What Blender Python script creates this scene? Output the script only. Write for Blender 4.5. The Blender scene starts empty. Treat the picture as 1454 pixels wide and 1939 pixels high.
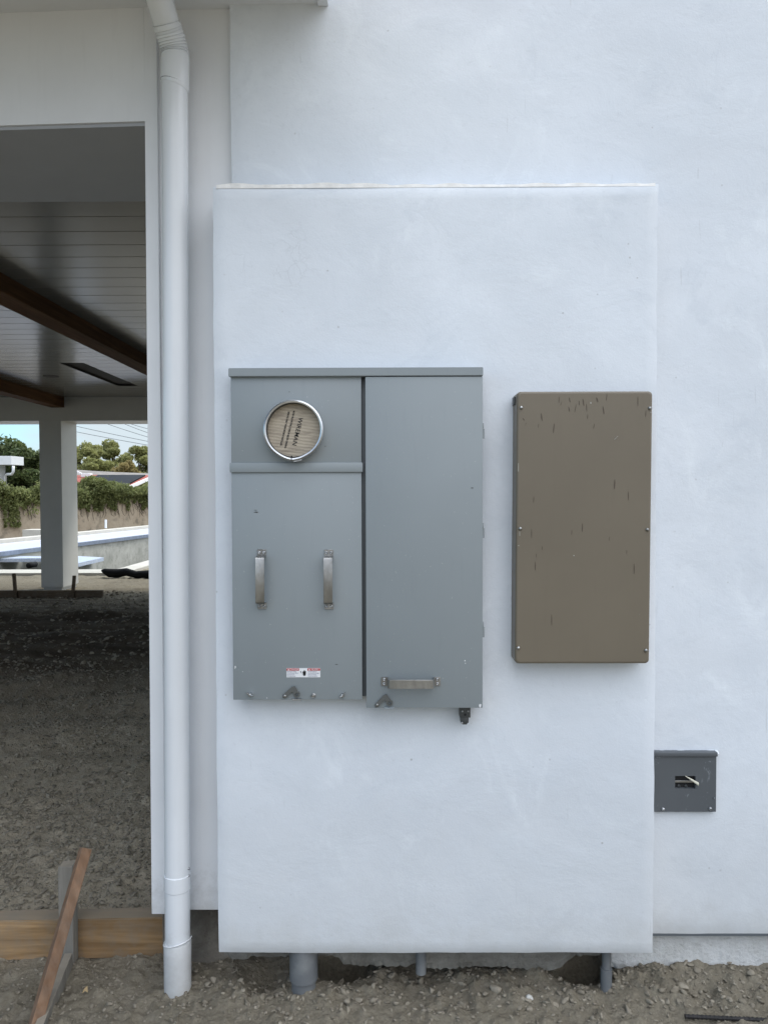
import bpy, bmesh, math, random
import numpy as np
from mathutils import Vector, Matrix, Euler
R = math.radians
random.seed(7); rng = np.random.default_rng(11)
scn = bpy.context.scene
C = scn.collection

# ------------------------------------------------------------------ camera
F = 1456.0; CX, CY = 727.0, 969.5
EYE = Vector((0, 0, 1.62))
cam_d = bpy.data.cameras.new('camera'); cam = bpy.data.objects.new('camera', cam_d); C.objects.link(cam)
cam.location = EYE
cam.rotation_euler = (Euler((R(90) - math.atan(37.5 / F), 0, math.atan(10 / F)), 'XYZ').to_matrix() @ Matrix.Rotation(-.0028, 3, 'Z')).to_euler('XYZ')
cam_d.sensor_fit = 'VERTICAL'; cam_d.sensor_height = 24; cam_d.lens = 24 * F / 1939
cam_d.clip_start = 0.05; cam_d.clip_end = 3000
scn.camera = cam
CM = cam.rotation_euler.to_matrix()
def P(px, py, Y):
    """world point at wall distance Y that the photo shows at px, py"""
    d = CM @ Vector(((px - CX) / F, -(py - CY) / F, -1))
    return EYE + d * (Y / d.y)
def G(px, py, z=0.0):
    d = CM @ Vector(((px - CX) / F, -(py - CY) / F, -1))
    return EYE + d * ((z - EYE.z) / d.z)
def XX(px, Y, py=1000): return P(px, py, Y).x
def ZZ(py, Y, px=727): return P(px, py, Y).z

# ------------------------------------------------------------------ sky and sun
SUN_EL, SUN_AZ = R(58), R(38)      # azimuth clockwise from +Y
w = bpy.data.worlds.new('World'); scn.world = w; w.use_nodes = True
nt = w.node_tree; nt.nodes.clear()
out = nt.nodes.new('ShaderNodeOutputWorld'); bg = nt.nodes.new('ShaderNodeBackground')
sky = nt.nodes.new('ShaderNodeTexSky'); sky.sky_type = 'NISHITA'; sky.sun_disc = False
sky.sun_elevation = SUN_EL; sky.sun_rotation = SUN_AZ; sky.air_density = 1.0; sky.dust_density = 0.4; sky.ozone_density = 1.0
tc = nt.nodes.new('ShaderNodeTexCoord')
mp = nt.nodes.new('ShaderNodeMapping'); mp.inputs['Scale'].default_value = (1.0, 1.0, 4.0)
nz = nt.nodes.new('ShaderNodeTexNoise'); nz.inputs['Scale'].default_value = 2.6; nz.inputs['Detail'].default_value = 7; nz.inputs['Roughness'].default_value = .55
sp = nt.nodes.new('ShaderNodeSeparateXYZ')
cr = nt.nodes.new('ShaderNodeValToRGB'); cr.color_ramp.elements[0].position = .42; cr.color_ramp.elements[1].position = .62
mx = nt.nodes.new('ShaderNodeMixRGB'); mx.inputs['Color2'].default_value = (8.2, 8.6, 9.2, 1)
cg = nt.nodes.new('ShaderNodeMapRange'); cg.inputs['From Min'].default_value = .8; cg.inputs['From Max'].default_value = -.3; cg.inputs['To Min'].default_value = 0; cg.inputs['To Max'].default_value = 1
cm = nt.nodes.new('ShaderNodeMixRGB'); cm.inputs['Color1'].default_value = (6.6, 7.6, 8.2, 1); cm.inputs['Color2'].default_value = (8.4, 8.8, 9.6, 1)
# more cloud towards the right of the patio opening
ma = nt.nodes.new('ShaderNodeMath'); ma.operation = 'MULTIPLY_ADD'; ma.inputs[1].default_value = 1.3; ma.inputs[2].default_value = .50
ad = nt.nodes.new('ShaderNodeMath'); ad.operation = 'ADD'
L = nt.links.new
L(tc.outputs['Generated'], mp.inputs['Vector']); L(mp.outputs[0], nz.inputs['Vector'])
L(tc.outputs['Generated'], sp.inputs[0]); L(sp.outputs['X'], ma.inputs[0]); L(ma.outputs[0], ad.inputs[0]); L(nz.outputs['Fac'], ad.inputs[1])
el = nt.nodes.new('ShaderNodeMapRange'); el.inputs['From Min'].default_value = .12; el.inputs['From Max'].default_value = .75; el.inputs['To Min'].default_value = .50; el.inputs['To Max'].default_value = 1.55
L(sp.outputs['Z'], el.inputs['Value']); cmul = nt.nodes.new('ShaderNodeVectorMath'); cmul.operation = 'SCALE'
tint = nt.nodes.new('ShaderNodeMixRGB'); tint.blend_type = 'MULTIPLY'; tint.inputs['Color2'].default_value = (.50, .70, .84, 1)
lo = nt.nodes.new('ShaderNodeMapRange'); lo.inputs['From Min'].default_value = .30; lo.inputs['From Max'].default_value = .04; lo.inputs['To Min'].default_value = 0; lo.inputs['To Max'].default_value = 1
L(sp.outputs['Z'], lo.inputs['Value']); L(lo.outputs[0], tint.inputs['Fac'])
L(sp.outputs['Y'], cg.inputs['Value']); L(cg.outputs[0], cm.inputs['Fac']); L(cm.outputs[0], cmul.inputs[0]); L(el.outputs[0], cmul.inputs['Scale']); L(cmul.outputs[0], mx.inputs['Color2'])
L(ad.outputs[0], cr.inputs['Fac']); L(cr.outputs['Color'], mx.inputs['Fac'])
L(sky.outputs[0], tint.inputs['Color1']); L(tint.outputs[0], mx.inputs['Color1']); L(mx.outputs[0], bg.inputs['Color']); bg.inputs['Strength'].default_value = .12
L(bg.outputs[0], out.inputs['Surface'])
sd = bpy.data.lights.new('sun', 'SUN'); sd.energy = 1.5; sd.angle = R(10); sd.color = (1, .95, .87)
sun = bpy.data.objects.new('sun', sd); C.objects.link(sun)
sdir = Vector((math.sin(SUN_AZ) * math.cos(SUN_EL), math.cos(SUN_AZ) * math.cos(SUN_EL), math.sin(SUN_EL)))
sun.rotation_euler = sdir.to_track_quat('Z', 'Y').to_euler()
scn.view_settings.view_transform = 'Standard'; scn.view_settings.look = 'None'
scn.view_settings.exposure = 0.85; scn.view_settings.gamma = 1

# ------------------------------------------------------------------ materials
MATS = {}
def mat(name, col, rough=.6, metal=0., spec=.5, var=.0, vscale=6., bump=0., bscale=60., col2=None, stretch=None, detail=5, thr=(.35, .65), coat=0.):
    if name in MATS: return MATS[name]
    m = bpy.data.materials.new(name); m.use_nodes = True; t = m.node_tree; b = t.nodes['Principled BSDF']
    b.inputs['Base Color'].default_value = (*col, 1); b.inputs['Roughness'].default_value = rough
    b.inputs['Metallic'].default_value = metal; b.inputs['Specular IOR Level'].default_value = spec
    if coat: b.inputs['Coat Weight'].default_value = coat
    tcn = t.nodes.new('ShaderNodeTexCoord'); mpn = t.nodes.new('ShaderNodeMapping')
    if stretch: mpn.inputs['Scale'].default_value = stretch
    t.links.new(tcn.outputs['Object'], mpn.inputs['Vector'])
    if col2 is None and var:
        col2 = tuple(max(0, c * (1 - var)) for c in col)
    if col2 is not None:
        n = t.nodes.new('ShaderNodeTexNoise'); n.inputs['Scale'].default_value = vscale; n.inputs['Detail'].default_value = detail
        r = t.nodes.new('ShaderNodeMapRange'); r.inputs['From Min'].default_value = thr[0]; r.inputs['From Max'].default_value = thr[1]
        x = t.nodes.new('ShaderNodeMixRGB'); x.inputs['Color1'].default_value = (*col, 1); x.inputs['Color2'].default_value = (*col2, 1)
        t.links.new(mpn.outputs[0], n.inputs['Vector']); t.links.new(n.outputs['Fac'], r.inputs['Value'])
        t.links.new(r.outputs[0], x.inputs['Fac']); t.links.new(x.outputs[0], b.inputs['Base Color'])
        m['mixnode'] = x.name
    if bump:
        n2 = t.nodes.new('ShaderNodeTexNoise'); n2.inputs['Scale'].default_value = bscale; n2.inputs['Detail'].default_value = 6
        bp = t.nodes.new('ShaderNodeBump'); bp.inputs['Strength'].default_value = bump; bp.inputs['Distance'].default_value = .003
        t.links.new(mpn.outputs[0], n2.inputs['Vector']); t.links.new(n2.outputs['Fac'], bp.inputs['Height']); t.links.new(bp.outputs[0], b.inputs['Normal'])
    MATS[name] = m
    return m

class NB:
    """small node-graph helper"""
    def __init__(s, name):
        s.m = bpy.data.materials.new(name); s.m.use_nodes = True; s.t = s.m.node_tree; s.b = s.t.nodes['Principled BSDF']; MATS[name] = s.m
        s.tc = s.t.nodes.new('ShaderNodeTexCoord')
    def n(s, typ, **kw):
        x = s.t.nodes.new('ShaderNode' + typ)
        for k, v in kw.items():
            if k.startswith('i_'): 
                key = k[2:].replace('_', ' ')
                x.inputs[key].default_value = v
            else: setattr(x, k, v)
        return x
    def l(s, a, b): s.t.links.new(a, b)
    def vec(s, scale=(1, 1, 1), loc=(0, 0, 0), rot=(0, 0, 0)):
        m = s.n('Mapping'); m.inputs['Scale'].default_value = scale; m.inputs['Location'].default_value = loc; m.inputs['Rotation'].default_value = rot
        s.l(s.tc.outputs['Object'], m.inputs[0]); return m.outputs[0]
    def noise(s, scale, detail=4, rough=.5, vec=None, dist=0.):
        x = s.n('TexNoise'); x.inputs['Scale'].default_value = scale; x.inputs['Detail'].default_value = detail; x.inputs['Roughness'].default_value = rough; x.inputs['Distortion'].default_value = dist
        s.l(vec if vec is not None else s.tc.outputs['Object'], x.inputs['Vector']); return x.outputs['Fac']
    def rng(s, v, a, b, c=0., d=1.):
        x = s.n('MapRange'); 
        for k, q in (('From Min', a), ('From Max', b), ('To Min', c), ('To Max', d)): x.inputs[k].default_value = q
        s.l(v, x.inputs['Value']); return x.outputs[0]
    def mix(s, f, a, b):
        x = s.n('MixRGB')
        for k, q in (('Color1', a), ('Color2', b)):
            if isinstance(q, tuple): x.inputs[k].default_value = (*q, 1)
            else: s.l(q, x.inputs[k])
        if isinstance(f, float): x.inputs['Fac'].default_value = f
        else: s.l(f, x.inputs['Fac'])
        return x.outputs[0]
    def math(s, op, a, b=0.):
        x = s.n('Math', operation=op)
        for k, q in ((0, a), (1, b)):
            if isinstance(q, (int, float)): x.inputs[k].default_value = q
            else: s.l(q, x.inputs[k])
        return x.outputs[0]
    def bump(s, h, strength, dist, prev=None):
        x = s.n('Bump'); x.inputs['Strength'].default_value = strength; x.inputs['Distance'].default_value = dist
        s.l(h, x.inputs['Height'])
        if prev is not None: s.l(prev, x.inputs['Normal'])
        return x.outputs[0]
    def sphere(s, c, r0, r1):
        """1 inside r0 falling to 0 at r1 around a world point"""
        v = s.n('VectorMath', operation='DISTANCE'); s.l(s.tc.outputs['Object'], v.inputs[0]); v.inputs[1].default_value = c
        return s.rng(v.outputs['Value'], r0, r1, 1., 0.)
    def done(s, col, rough=.6, nrm=None, spec=.5, metal=0.):
        if isinstance(col, tuple): s.b.inputs['Base Color'].default_value = (*col, 1)
        else: s.l(col, s.b.inputs['Base Color'])
        if isinstance(rough, (int, float)): s.b.inputs['Roughness'].default_value = rough
        else: s.l(rough, s.b.inputs['Roughness'])
        s.b.inputs['Specular IOR Level'].default_value = spec; s.b.inputs['Metallic'].default_value = metal
        if nrm is not None: s.l(nrm, s.b.inputs['Normal'])
        return s.m

def stucco(name, seed, base=(.70, .74, .785), cracks=None, dirt=None):
    k = NB(name); off = (seed * 3.1, seed * 1.7, seed * 2.3)
    v = k.vec(loc=off); vt = k.vec(loc=off, scale=(.8, 1, 1.1), rot=(0, R(28), 0))
    big = k.rng(k.noise(1.5, 5, .6, vt, .6), .36, .64); mid = k.rng(k.noise(6, 6, .6, vt, .4), .38, .64); fine = k.noise(60, 5, .7, v)
    c = k.mix(k.math('MULTIPLY', big, .75), base, tuple(x * .85 for x in base))
    c = k.mix(k.math('MULTIPLY', mid, .38), c, (base[0] * .86, base[1] * .875, base[2] * .885))
    # cloudy grey trowel burns
    burn = k.rng(k.noise(2.7, 8, .68, vt, 1.2), .56, .70)
    c = k.mix(k.math('MULTIPLY', burn, .42), c, (base[0] * .74, base[1] * .76, base[2] * .78))
    pale = k.rng(k.noise(3.4, 7, .66, k.vec(loc=(off[0] + 7, 0, off[2]), scale=(1, 1, .7), rot=(0, R(-35), 0)), 1.6), .57, .68)
    c = k.mix(k.math('MULTIPLY', pale, .4), c, tuple(min(.84, x * 1.09) for x in base))
    # thin trowel scratches
    for q_, (an_, ox_) in enumerate(((14, 3), (-40, 11), (72, 5))):
        sv = k.noise(1.0, 2, .5, k.vec(loc=(off[0] + ox_, 0, off[2] + ox_), scale=(70, 70, 5), rot=(0, R(an_), 0)), .5)
        sm = k.math('MULTIPLY', k.rng(sv, .735, .765), k.rng(k.noise(3.2 + q_, 2, .5, v), .48, .6)); c = k.mix(k.math('MULTIPLY', sm, .2), c, (.33, .34, .34))
    c = k.mix(k.math('MULTIPLY', k.rng(fine, .56, .74), .30), c, tuple(x * .72 for x in base))
    # pits and specks
    vo = k.n('TexVoronoi'); vo.inputs['Scale'].default_value = 26; k.l(v, vo.inputs['Vector'])
    pitm = k.math('MULTIPLY', k.rng(vo.outputs['Distance'], .06, .115, 1, 0), k.rng(k.noise(9, 2, .5, v), .58, .66))
    c = k.mix(k.math('MULTIPLY', pitm, .6), c, (.28, .28, .26))
    if cracks:
        vc = k.n('TexVoronoi', feature='DISTANCE_TO_EDGE'); vc.inputs['Scale'].default_value = 22
        dv = k.n('VectorMath', operation='ADD'); nn = k.n('TexNoise'); nn.inputs['Scale'].default_value = 30; nn.inputs['Detail'].default_value = 3
        k.l(k.tc.outputs['Object'], nn.inputs['Vector']); sc_ = k.n('VectorMath', operation='SCALE'); sc_.inputs['Scale'].default_value = .03
        k.l(nn.outputs['Color'], sc_.inputs[0]); k.l(k.tc.outputs['Object'], dv.inputs[0]); k.l(sc_.outputs[0], dv.inputs[1]); k.l(dv.outputs[0], vc.inputs['Vector'])
        line = k.rng(vc.outputs['Distance'], .012, .04, 1, 0)
        msk = k.math('MULTIPLY', k.math('MULTIPLY', line, k.sphere(cracks, .05, .2)), k.rng(k.noise(12, 3, .5), .42, .6))
        c = k.mix(k.math('MULTIPLY', msk, .22), c, (.36, .38, .40))
    if dirt is not None:      # splashed soil towards the bottom edge, ragged
        sz = k.n('SeparateXYZ'); k.l(k.tc.outputs['Object'], sz.inputs[0])
        h = k.math('ADD', sz.outputs['Z'], k.math('MULTIPLY', k.noise(9, 6, .7, v), .35))
        dm = k.rng(h, dirt + .10, dirt + .8, 1, 0)
        c = k.mix(k.math('MULTIPLY', dm, .36), c, (.46, .45, .41))
        c = k.mix(k.math('MULTIPLY', k.rng(h, dirt + .1, dirt + .3, 1, 0), .3), c, (.36, .35, .31))
    n1 = k.bump(k.noise(150, 6, .7, v), .24, .0022); n2 = k.bump(mid, .18, .004, n1); n3 = k.bump(pitm, -.5 if False else .0, .002, n2)
    n4 = k.bump(k.noise(11, 3, .5, vt, 1.0), .16, .004, n2)
    return k.done(c, .72, n4, .3)

m_stucco = stucco('white_stucco', 1, dirt=.12)
m_stucco2 = stucco('white_stucco_projection', 4, cracks=tuple(P(520, 480, 2.4)), dirt=.16)
def paintmat(name, col, rough=.45, var=.06, dirt=None):
    k = NB(name); v = k.vec(); vs = k.vec(scale=(9, 9, .8))
    c = k.mix(k.rng(k.noise(3, 5, .6, v), .35, .65), col, tuple(x * (1 - var) for x in col))
    c = k.mix(k.math('MULTIPLY', k.rng(k.noise(5, 5, .6, vs), .55, .75), .25), c, tuple(x * .85 for x in col))
    if dirt is not None:
        sz = k.n('SeparateXYZ'); k.l(k.tc.outputs['Object'], sz.inputs[0])
        h = k.math('ADD', sz.outputs['Z'], k.math('MULTIPLY', k.noise(22, 6, .75, v), .6))
        c = k.mix(k.math('MULTIPLY', k.rng(h, dirt + .25, dirt + .55, 1, 0), .55), c, (.33, .32, .29))
    nb = k.bump(k.noise(160, 3, .5, v), .08, .001)
    return k.done(c, rough, nb, .45)
m_trim = paintmat('white_trim_paint', (.72, .735, .75), .42, .05, dirt=.10)
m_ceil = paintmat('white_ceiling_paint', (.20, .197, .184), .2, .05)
m_colp = paintmat('column_paint', (.60, .60, .58), .4, .05)
m_pipe = paintmat('white_pipe_plastic', (.71, .735, .755), .17, .05, dirt=-.05)
m_pipe_d = paintmat('dirty_pipe_plastic', (.60, .61, .61), .45, .16, dirt=-.12)

def metalpaint(name, col, rough=.42, chips=.0, flat=.06, scuff=(.6, .62, .62)):
    k = NB(name); v = k.vec(); 
    c = k.mix(k.rng(k.noise(2.2, 4, .55, v), .35, .65), col, tuple(x * (1 - flat) for x in col))
    vd = k.vec(scale=(14, 14, 1.2)); c = k.mix(k.math('MULTIPLY', k.rng(k.noise(4, 5, .6, vd), .56, .72), .22), c, tuple(x * .84 for x in col))
    sp_ = k.rng(k.noise(120, 3, .6, v), .70, .76)
    c = k.mix(k.math('MULTIPLY', sp_, .35), c, scuff)
    if chips:
        sc_ = k.math('MULTIPLY', k.rng(k.noise(26, 7, .75, k.vec(scale=(1, 1, .7), rot=(0, R(25), 0)), 1.0), .60, .68), k.rng(k.noise(7, 2, .5, v), .47, .6))
        c = k.mix(k.math('MULTIPLY', sc_, chips), c, scuff)
    nb = k.bump(k.noise(260, 3, .5, v), .12, .0006); nb = k.bump(k.noise(5, 2, .5, v), .12, .006, nb)
    return k.done(c, rough, nb, .45)
m_grey = metalpaint('grey_enamel', (.245, .275, .287), .42)
m_greyd = metalpaint('grey_enamel_inner', (.11, .125, .135), .5)
m_brown = metalpaint('brown_enamel', (.160, .135, .098), .40, flat=.10, scuff=(.3, .29, .26))
m_slate = metalpaint('slate_enamel', (.098, .108, .117), .42, chips=.75, flat=.15, scuff=(.28, .31, .33))
m_latch = metalpaint('latch_grey', (.10, .105, .10), .4, scuff=(.3, .3, .3)); m_brack = metalpaint('dark_bracket', (.055, .06, .06), .45, scuff=(.2, .2, .2))
m_steel = mat('zinc_steel', (.50, .51, .52), .34, 1., var=.35, vscale=30, bump=.25, bscale=200)
m_steel2 = mat('worn_steel', (.40, .40, .39), .38, 1., var=.4, vscale=22, bump=.3, bscale=150, stretch=(1, 1, .4))
m_alu = mat('aluminium_ring', (.62, .64, .66), .3, 1., var=.2, vscale=12, bump=.15, bscale=90)
m_black = mat('black_gap', (.012, .012, .013), .8)
m_blackp = mat('black_plastic', (.008, .008, .009), .75, spec=.15, var=.4, vscale=7, bump=.5, bscale=20)
m_ink = mat('black_ink', (.02, .02, .02), .7)
m_labelw = mat('sticker_white', (.72, .73, .74), .35)
m_labelr = mat('sticker_red', (.42, .015, .02), .35)
m_text = mat('sticker_text_blue', (.10, .12, .22), .5)
m_pvc = mat('grey_conduit_plastic', (.14, .15, .158), .42, var=.25, vscale=14, col2=(.21, .22, .22), bump=.3, bscale=70, thr=(.5, .75))
m_rebar = mat('rusty_rebar', (.022, .020, .020), .6, .3, var=.4, vscale=40, bump=.5, bscale=200)
m_cream = mat('cream_plastic_flap', (.58, .56, .46), .5, var=.1)
m_card = None
k = NB('corrugated_cardboard'); wv = k.n('TexWave', wave_type='BANDS', bands_direction='Z'); wv.inputs['Scale'].default_value = 34; wv.inputs['Distortion'].default_value = 1.6; wv.inputs['Detail'].default_value = 2; wv.inputs['Detail Scale'].default_value = 1.5
k.l(k.vec(rot=(0, R(-8), 0)), wv.inputs['Vector'])
vv = k.vec(scale=(6, 6, 40), rot=(0, R(-8), 0))
c = k.mix(k.math('MULTIPLY', wv.outputs['Fac'], .5), (.44, .385, .30), (.29, .25, .20))
c = k.mix(k.rng(k.noise(3, 5, .6, vv), .45, .7), c, (.27, .23, .185))
m_card = k.done(c, .85, k.bump(wv.outputs['Fac'], .3, .002), .2)

def wood(name, c1, c2, axis=0, scale=1., rough=.75, dust=None):
    k = NB(name); s = [26 * scale] * 3; s[axis] = 1.6 * scale
    v = k.vec(scale=tuple(s)); g = k.noise(1.3, 6, .62, v, 1.4)
    s2 = [5 * scale] * 3; s2[axis] = .5 * scale
    g2 = k.noise(1.6, 4, .6, k.vec(scale=tuple(s2)), 1.8)
    c = k.mix(k.rng(g, .36, .64), c1, c2); c = k.mix(k.rng(g2, .4, .62, 0, .55), c, tuple(x * .62 for x in c1))
    rings = k.n('TexWave', wave_type='RINGS'); rings.inputs['Scale'].default_value = 1.1; rings.inputs['Distortion'].default_value = 5; rings.inputs['Detail'].default_value = 2
    k.l(k.vec(scale=tuple(x * .35 for x in s)), rings.inputs['Vector'])
    c = k.mix(k.math('MULTIPLY', k.rng(rings.outputs['Fac'], .3, .9), .28), c, tuple(x * .55 for x in c1))
    gn = k.n('NewGeometry'); sz_ = k.n('SeparateXYZ'); k.l(gn.outputs['Normal'], sz_.inputs[0])
    if dust: c = k.mix(k.math('MULTIPLY', k.rng(sz_.outputs['Z'], .6, .9), .75), c, (.25, .215, .165))
    if dust: c = k.mix(k.math('MULTIPLY', k.rng(k.noise(14, 6, .7), .42, .66), dust), c, (.20, .18, .15))
    return k.done(c, rough, k.bump(g, .5, .002), .12)
m_form = wood('form_board_wood', (.25, .155, .075), (.40, .265, .14), 0, dust=.45)
m_formd = wood('dark_form_board_wood', (.11, .08, .055), (.16, .12, .08), 0, dust=.3)
m_stake = wood('redwood_stake', (.185, .108, .065), (.255, .158, .10), 2, dust=.3)
m_gstake = wood('dusty_grey_stake', (.20, .19, .165), (.27, .255, .225), 2, dust=.5)
m_beam = wood('stained_beam_wood', (.105, .05, .024), (.165, .085, .04), 1, .5, .8)
m_trunk = mat('bark', (.09, .07, .05), .9, var=.5, vscale=9, bump=.8, bscale=12)

# concrete
def concrete(name, a, b, scale=5., bump=.6, dark=None):
    k = NB(name); v = k.vec()
    c = k.mix(k.rng(k.noise(scale, 8, .68, v, .5), .36, .64), a, b)
    c = k.mix(k.math('MULTIPLY', k.rng(k.noise(45, 5, .7, v), .56, .68), .6), c, tuple(x * .55 for x in a))
    if dark: c = k.mix(k.math('MULTIPLY', k.rng(k.noise(2.2, 6, .7, k.vec(scale=(1.6, 1.6, 1.5))), .5, .66), .7), c, dark)
    return k.done(c, .9, k.bump(k.noise(70, 8, .72, v), bump, .008), .2)
m_conc = concrete('stem_wall_concrete', (.40, .40, .38), (.27, .265, .25))
m_concd = concrete('soil_stained_concrete', (.24, .22, .185), (.13, .115, .095), 7., .9); m_concl = concrete('pale_stem_concrete', (.66, .67, .665), (.54, .545, .53), 9., 1.0)
m_concs = concrete('stained_pool_concrete', (.40, .40, .37), (.27, .275, .25), 2.0, .4, dark=(.19, .195, .175))
m_cope = concrete('pale_coping_concrete', (.50, .485, .43), (.42, .40, .36), 2.0, .2)
m_rim = concrete('blue_grey_mosaic_rim', (.21, .245, .31), (.15, .18, .235), 12, .3)
m_blockw = concrete('beige_block', (.44, .375, .29), (.34, .28, .21), 1.2, .5, dark=(.16, .14, .11))
k = NB('white_mosaic'); br = k.n('TexBrick'); br.inputs['Scale'].default_value = 5; br.inputs['Color1'].default_value = (.56, .575, .62, 1); br.inputs['Color2'].default_value = (.46, .48, .54, 1); br.inputs['Mortar'].default_value = (.42, .46, .58, 1); br.inputs['Mortar Size'].default_value = .03
k.l(k.tc.outputs['Object'], br.inputs['Vector']); m_mosaic = k.done(br.outputs['Color'], .35)
k = NB('blue_white_mosaic'); c = k.mix(k.rng(k.noise(40, 2), .4, .6), (.36, .43, .55), (.52, .56, .63)); m_bmos = k.done(c, .3)

# soil
def soilmat(name, scale=1.):
    k = NB(name); v = k.vec()
    c = k.mix(k.rng(k.noise(1.1, 5, .6, v), .35, .65), (.235, .208, .155), (.165, .145, .107))
    c = k.mix(k.math('MULTIPLY', k.rng(k.noise(16, 8, .7, v), .42, .66), .6), c, (.275, .25, .195))
    vo = k.n('TexVoronoi'); vo.inputs['Scale'].default_value = 70; k.l(v, vo.inputs['Vector'])
    c = k.mix(k.math('MULTIPLY', k.rng(vo.outputs['Distance'], .3, .6), .35), c, (.16, .138, .108))
    # dark turned earth mid-patio, with shade under the roof put into its colour
    sx = k.n('SeparateXYZ'); k.l(k.tc.outputs['Object'], sx.inputs[0])
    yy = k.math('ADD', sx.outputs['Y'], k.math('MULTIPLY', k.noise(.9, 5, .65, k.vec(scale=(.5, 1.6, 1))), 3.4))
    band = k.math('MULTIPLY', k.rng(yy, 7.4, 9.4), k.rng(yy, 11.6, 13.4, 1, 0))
    lit_soil = k.math('MULTIPLY', k.rng(k.math('ADD', sx.outputs['Y'], k.math('MULTIPLY', k.noise(2.0, 3, .5, v), .5)), 2.75, 3.3), k.rng(yy, 6.5, 9.0, 1, 0))
    c = k.mix(k.math('MULTIPLY', lit_soil, .75), c, (.40, .35, .265))  # front patio soil brightened in colour to offset the roof's shade
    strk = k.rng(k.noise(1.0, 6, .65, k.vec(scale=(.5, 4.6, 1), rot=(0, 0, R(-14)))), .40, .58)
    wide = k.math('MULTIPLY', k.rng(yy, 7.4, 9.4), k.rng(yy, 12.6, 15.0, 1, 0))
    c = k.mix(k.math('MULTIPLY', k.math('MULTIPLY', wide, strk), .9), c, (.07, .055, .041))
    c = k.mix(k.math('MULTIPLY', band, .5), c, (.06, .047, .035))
    n1 = k.bump(k.noise(30, 9, .72, v), .9, .018); n2 = k.bump(k.noise(140, 6, .7, v), .6, .004, n1)
    n2 = k.bump(vo.outputs['Distance'], .5, .006, n2)
    return k.done(c, .95, n2, .15)
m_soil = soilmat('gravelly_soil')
k = NB('stone_chips'); oi = k.n('NewGeometry')
c = k.mix(oi.outputs['Random Per Island'], (.16, .141, .107), (.31, .278, .218)); c = k.mix(k.math('MULTIPLY', k.rng(k.noise(60, 5, .7), .4, .65), .5), c, (.15, .13, .105))
m_stone = k.done(c, .9, k.bump(k.noise(120, 5, .7), .6, .003), .2)
m_pale = mat('pale_chip', (.55, .54, .50), .8, var=.2, vscale=30)

def leafmat(name, a, b, tr=.25):
    k = NB(name); g = k.n('NewGeometry'); c = k.mix(g.outputs['Random Per Island'], a, b)
    c = k.mix(k.rng(k.noise(.9, 4, .6), .4, .62, 0, .5), c, tuple(x * .55 for x in a))
    k.b.inputs['Subsurface Weight'].default_value = 0
    m = k.done(c, .6, None, .3)
    t = k.t; ts = t.nodes.new('ShaderNodeBsdfTranslucent'); ms = t.nodes.new('ShaderNodeMixShader'); ms.inputs[0].default_value = tr
    t.links.new(c, ts.inputs['Color']); t.links.new(k.b.outputs[0], ms.inputs[1]); t.links.new(ts.outputs[0], ms.inputs[2])
    t.links.new(ms.outputs[0], t.nodes['Material Output'].inputs['Surface'])
    return m
m_leaf_dark = leafmat('dark_leaves', (.055, .085, .03), (.14, .17, .06), .35)
m_leaf_olive = leafmat('olive_leaves', (.23, .245, .09), (.40, .40, .17), .5)
m_leaf_rust = leafmat('autumn_leaves', (.30, .25, .10), (.40, .32, .15), .45)
m_leaf_ivy = leafmat('ivy_leaves', (.14, .17, .06), (.29, .31, .13), .45)
m_red = mat('red_roof_tile', (.30, .07, .05), .8, var=.3, vscale=3)
m_groof = mat('grey_roof_shingle', (.22, .20, .185), .85, var=.25, vscale=3)
m_solar = mat('solar_glass', (.015, .017, .022), .7, spec=.1, var=.3, vscale=1)
m_hwall = mat('house_white_paint', (.66, .68, .69), .6, var=.06)
m_wire = mat('wire_black', (.06, .065, .07), .6)
m_dark = mat('shaded_timber', (.06, .055, .05), .8)

# ------------------------------------------------------------------ object helpers
def link(o): C.objects.link(o); return o
def tag(o, label=None, cat=None, group=None, kind=None):
    if label: o['label'] = label
    if cat: o['category'] = cat
    if group: o['group'] = group
    if kind: o['kind'] = kind
    return o
def empty(name, loc, label, cat, group=None):
    o = bpy.data.objects.new(name, None); link(o); o.location = loc; o.empty_display_size = .1
    return tag(o, label, cat, group)
def fin(name, bm, m, parent=None, smooth=False):
    me = bpy.data.meshes.new(name)
    bmesh.ops.recalc_face_normals(bm, faces=bm.faces[:])
    bm.to_mesh(me); bm.free()
    me.materials.append(m)
    if smooth: me.polygons.foreach_set('use_smooth', [True] * len(me.polygons))
    o = link(bpy.data.objects.new(name, me))
    if parent: o.parent = parent; o.matrix_parent_inverse = Matrix.Translation(-parent.location)
    return o
def auto(o, ang=35):
    me = o.data
    me.polygons.foreach_set('use_smooth', [True] * len(me.polygons))
    me.set_sharp_from_angle(angle=R(ang)); return o
def box(bm, x0, x1, y0, y1, z0, z1, bev=0., seg=2):
    vs = [bm.verts.new((x, y, z)) for x in (x0, x1) for y in (y0, y1) for z in (z0, z1)]
    q = [(0, 1, 3, 2), (4, 6, 7, 5), (0, 4, 5, 1), (2, 3, 7, 6), (0, 2, 6, 4), (1, 5, 7, 3)]
    fs = [bm.faces.new([vs[i] for i in f]) for f in q]
    if bev:
        es = list({e for f in fs for e in f.edges})
        bmesh.ops.bevel(bm, geom=es, offset=bev, segments=seg, affect='EDGES', profile=.5)
    return vs
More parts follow.
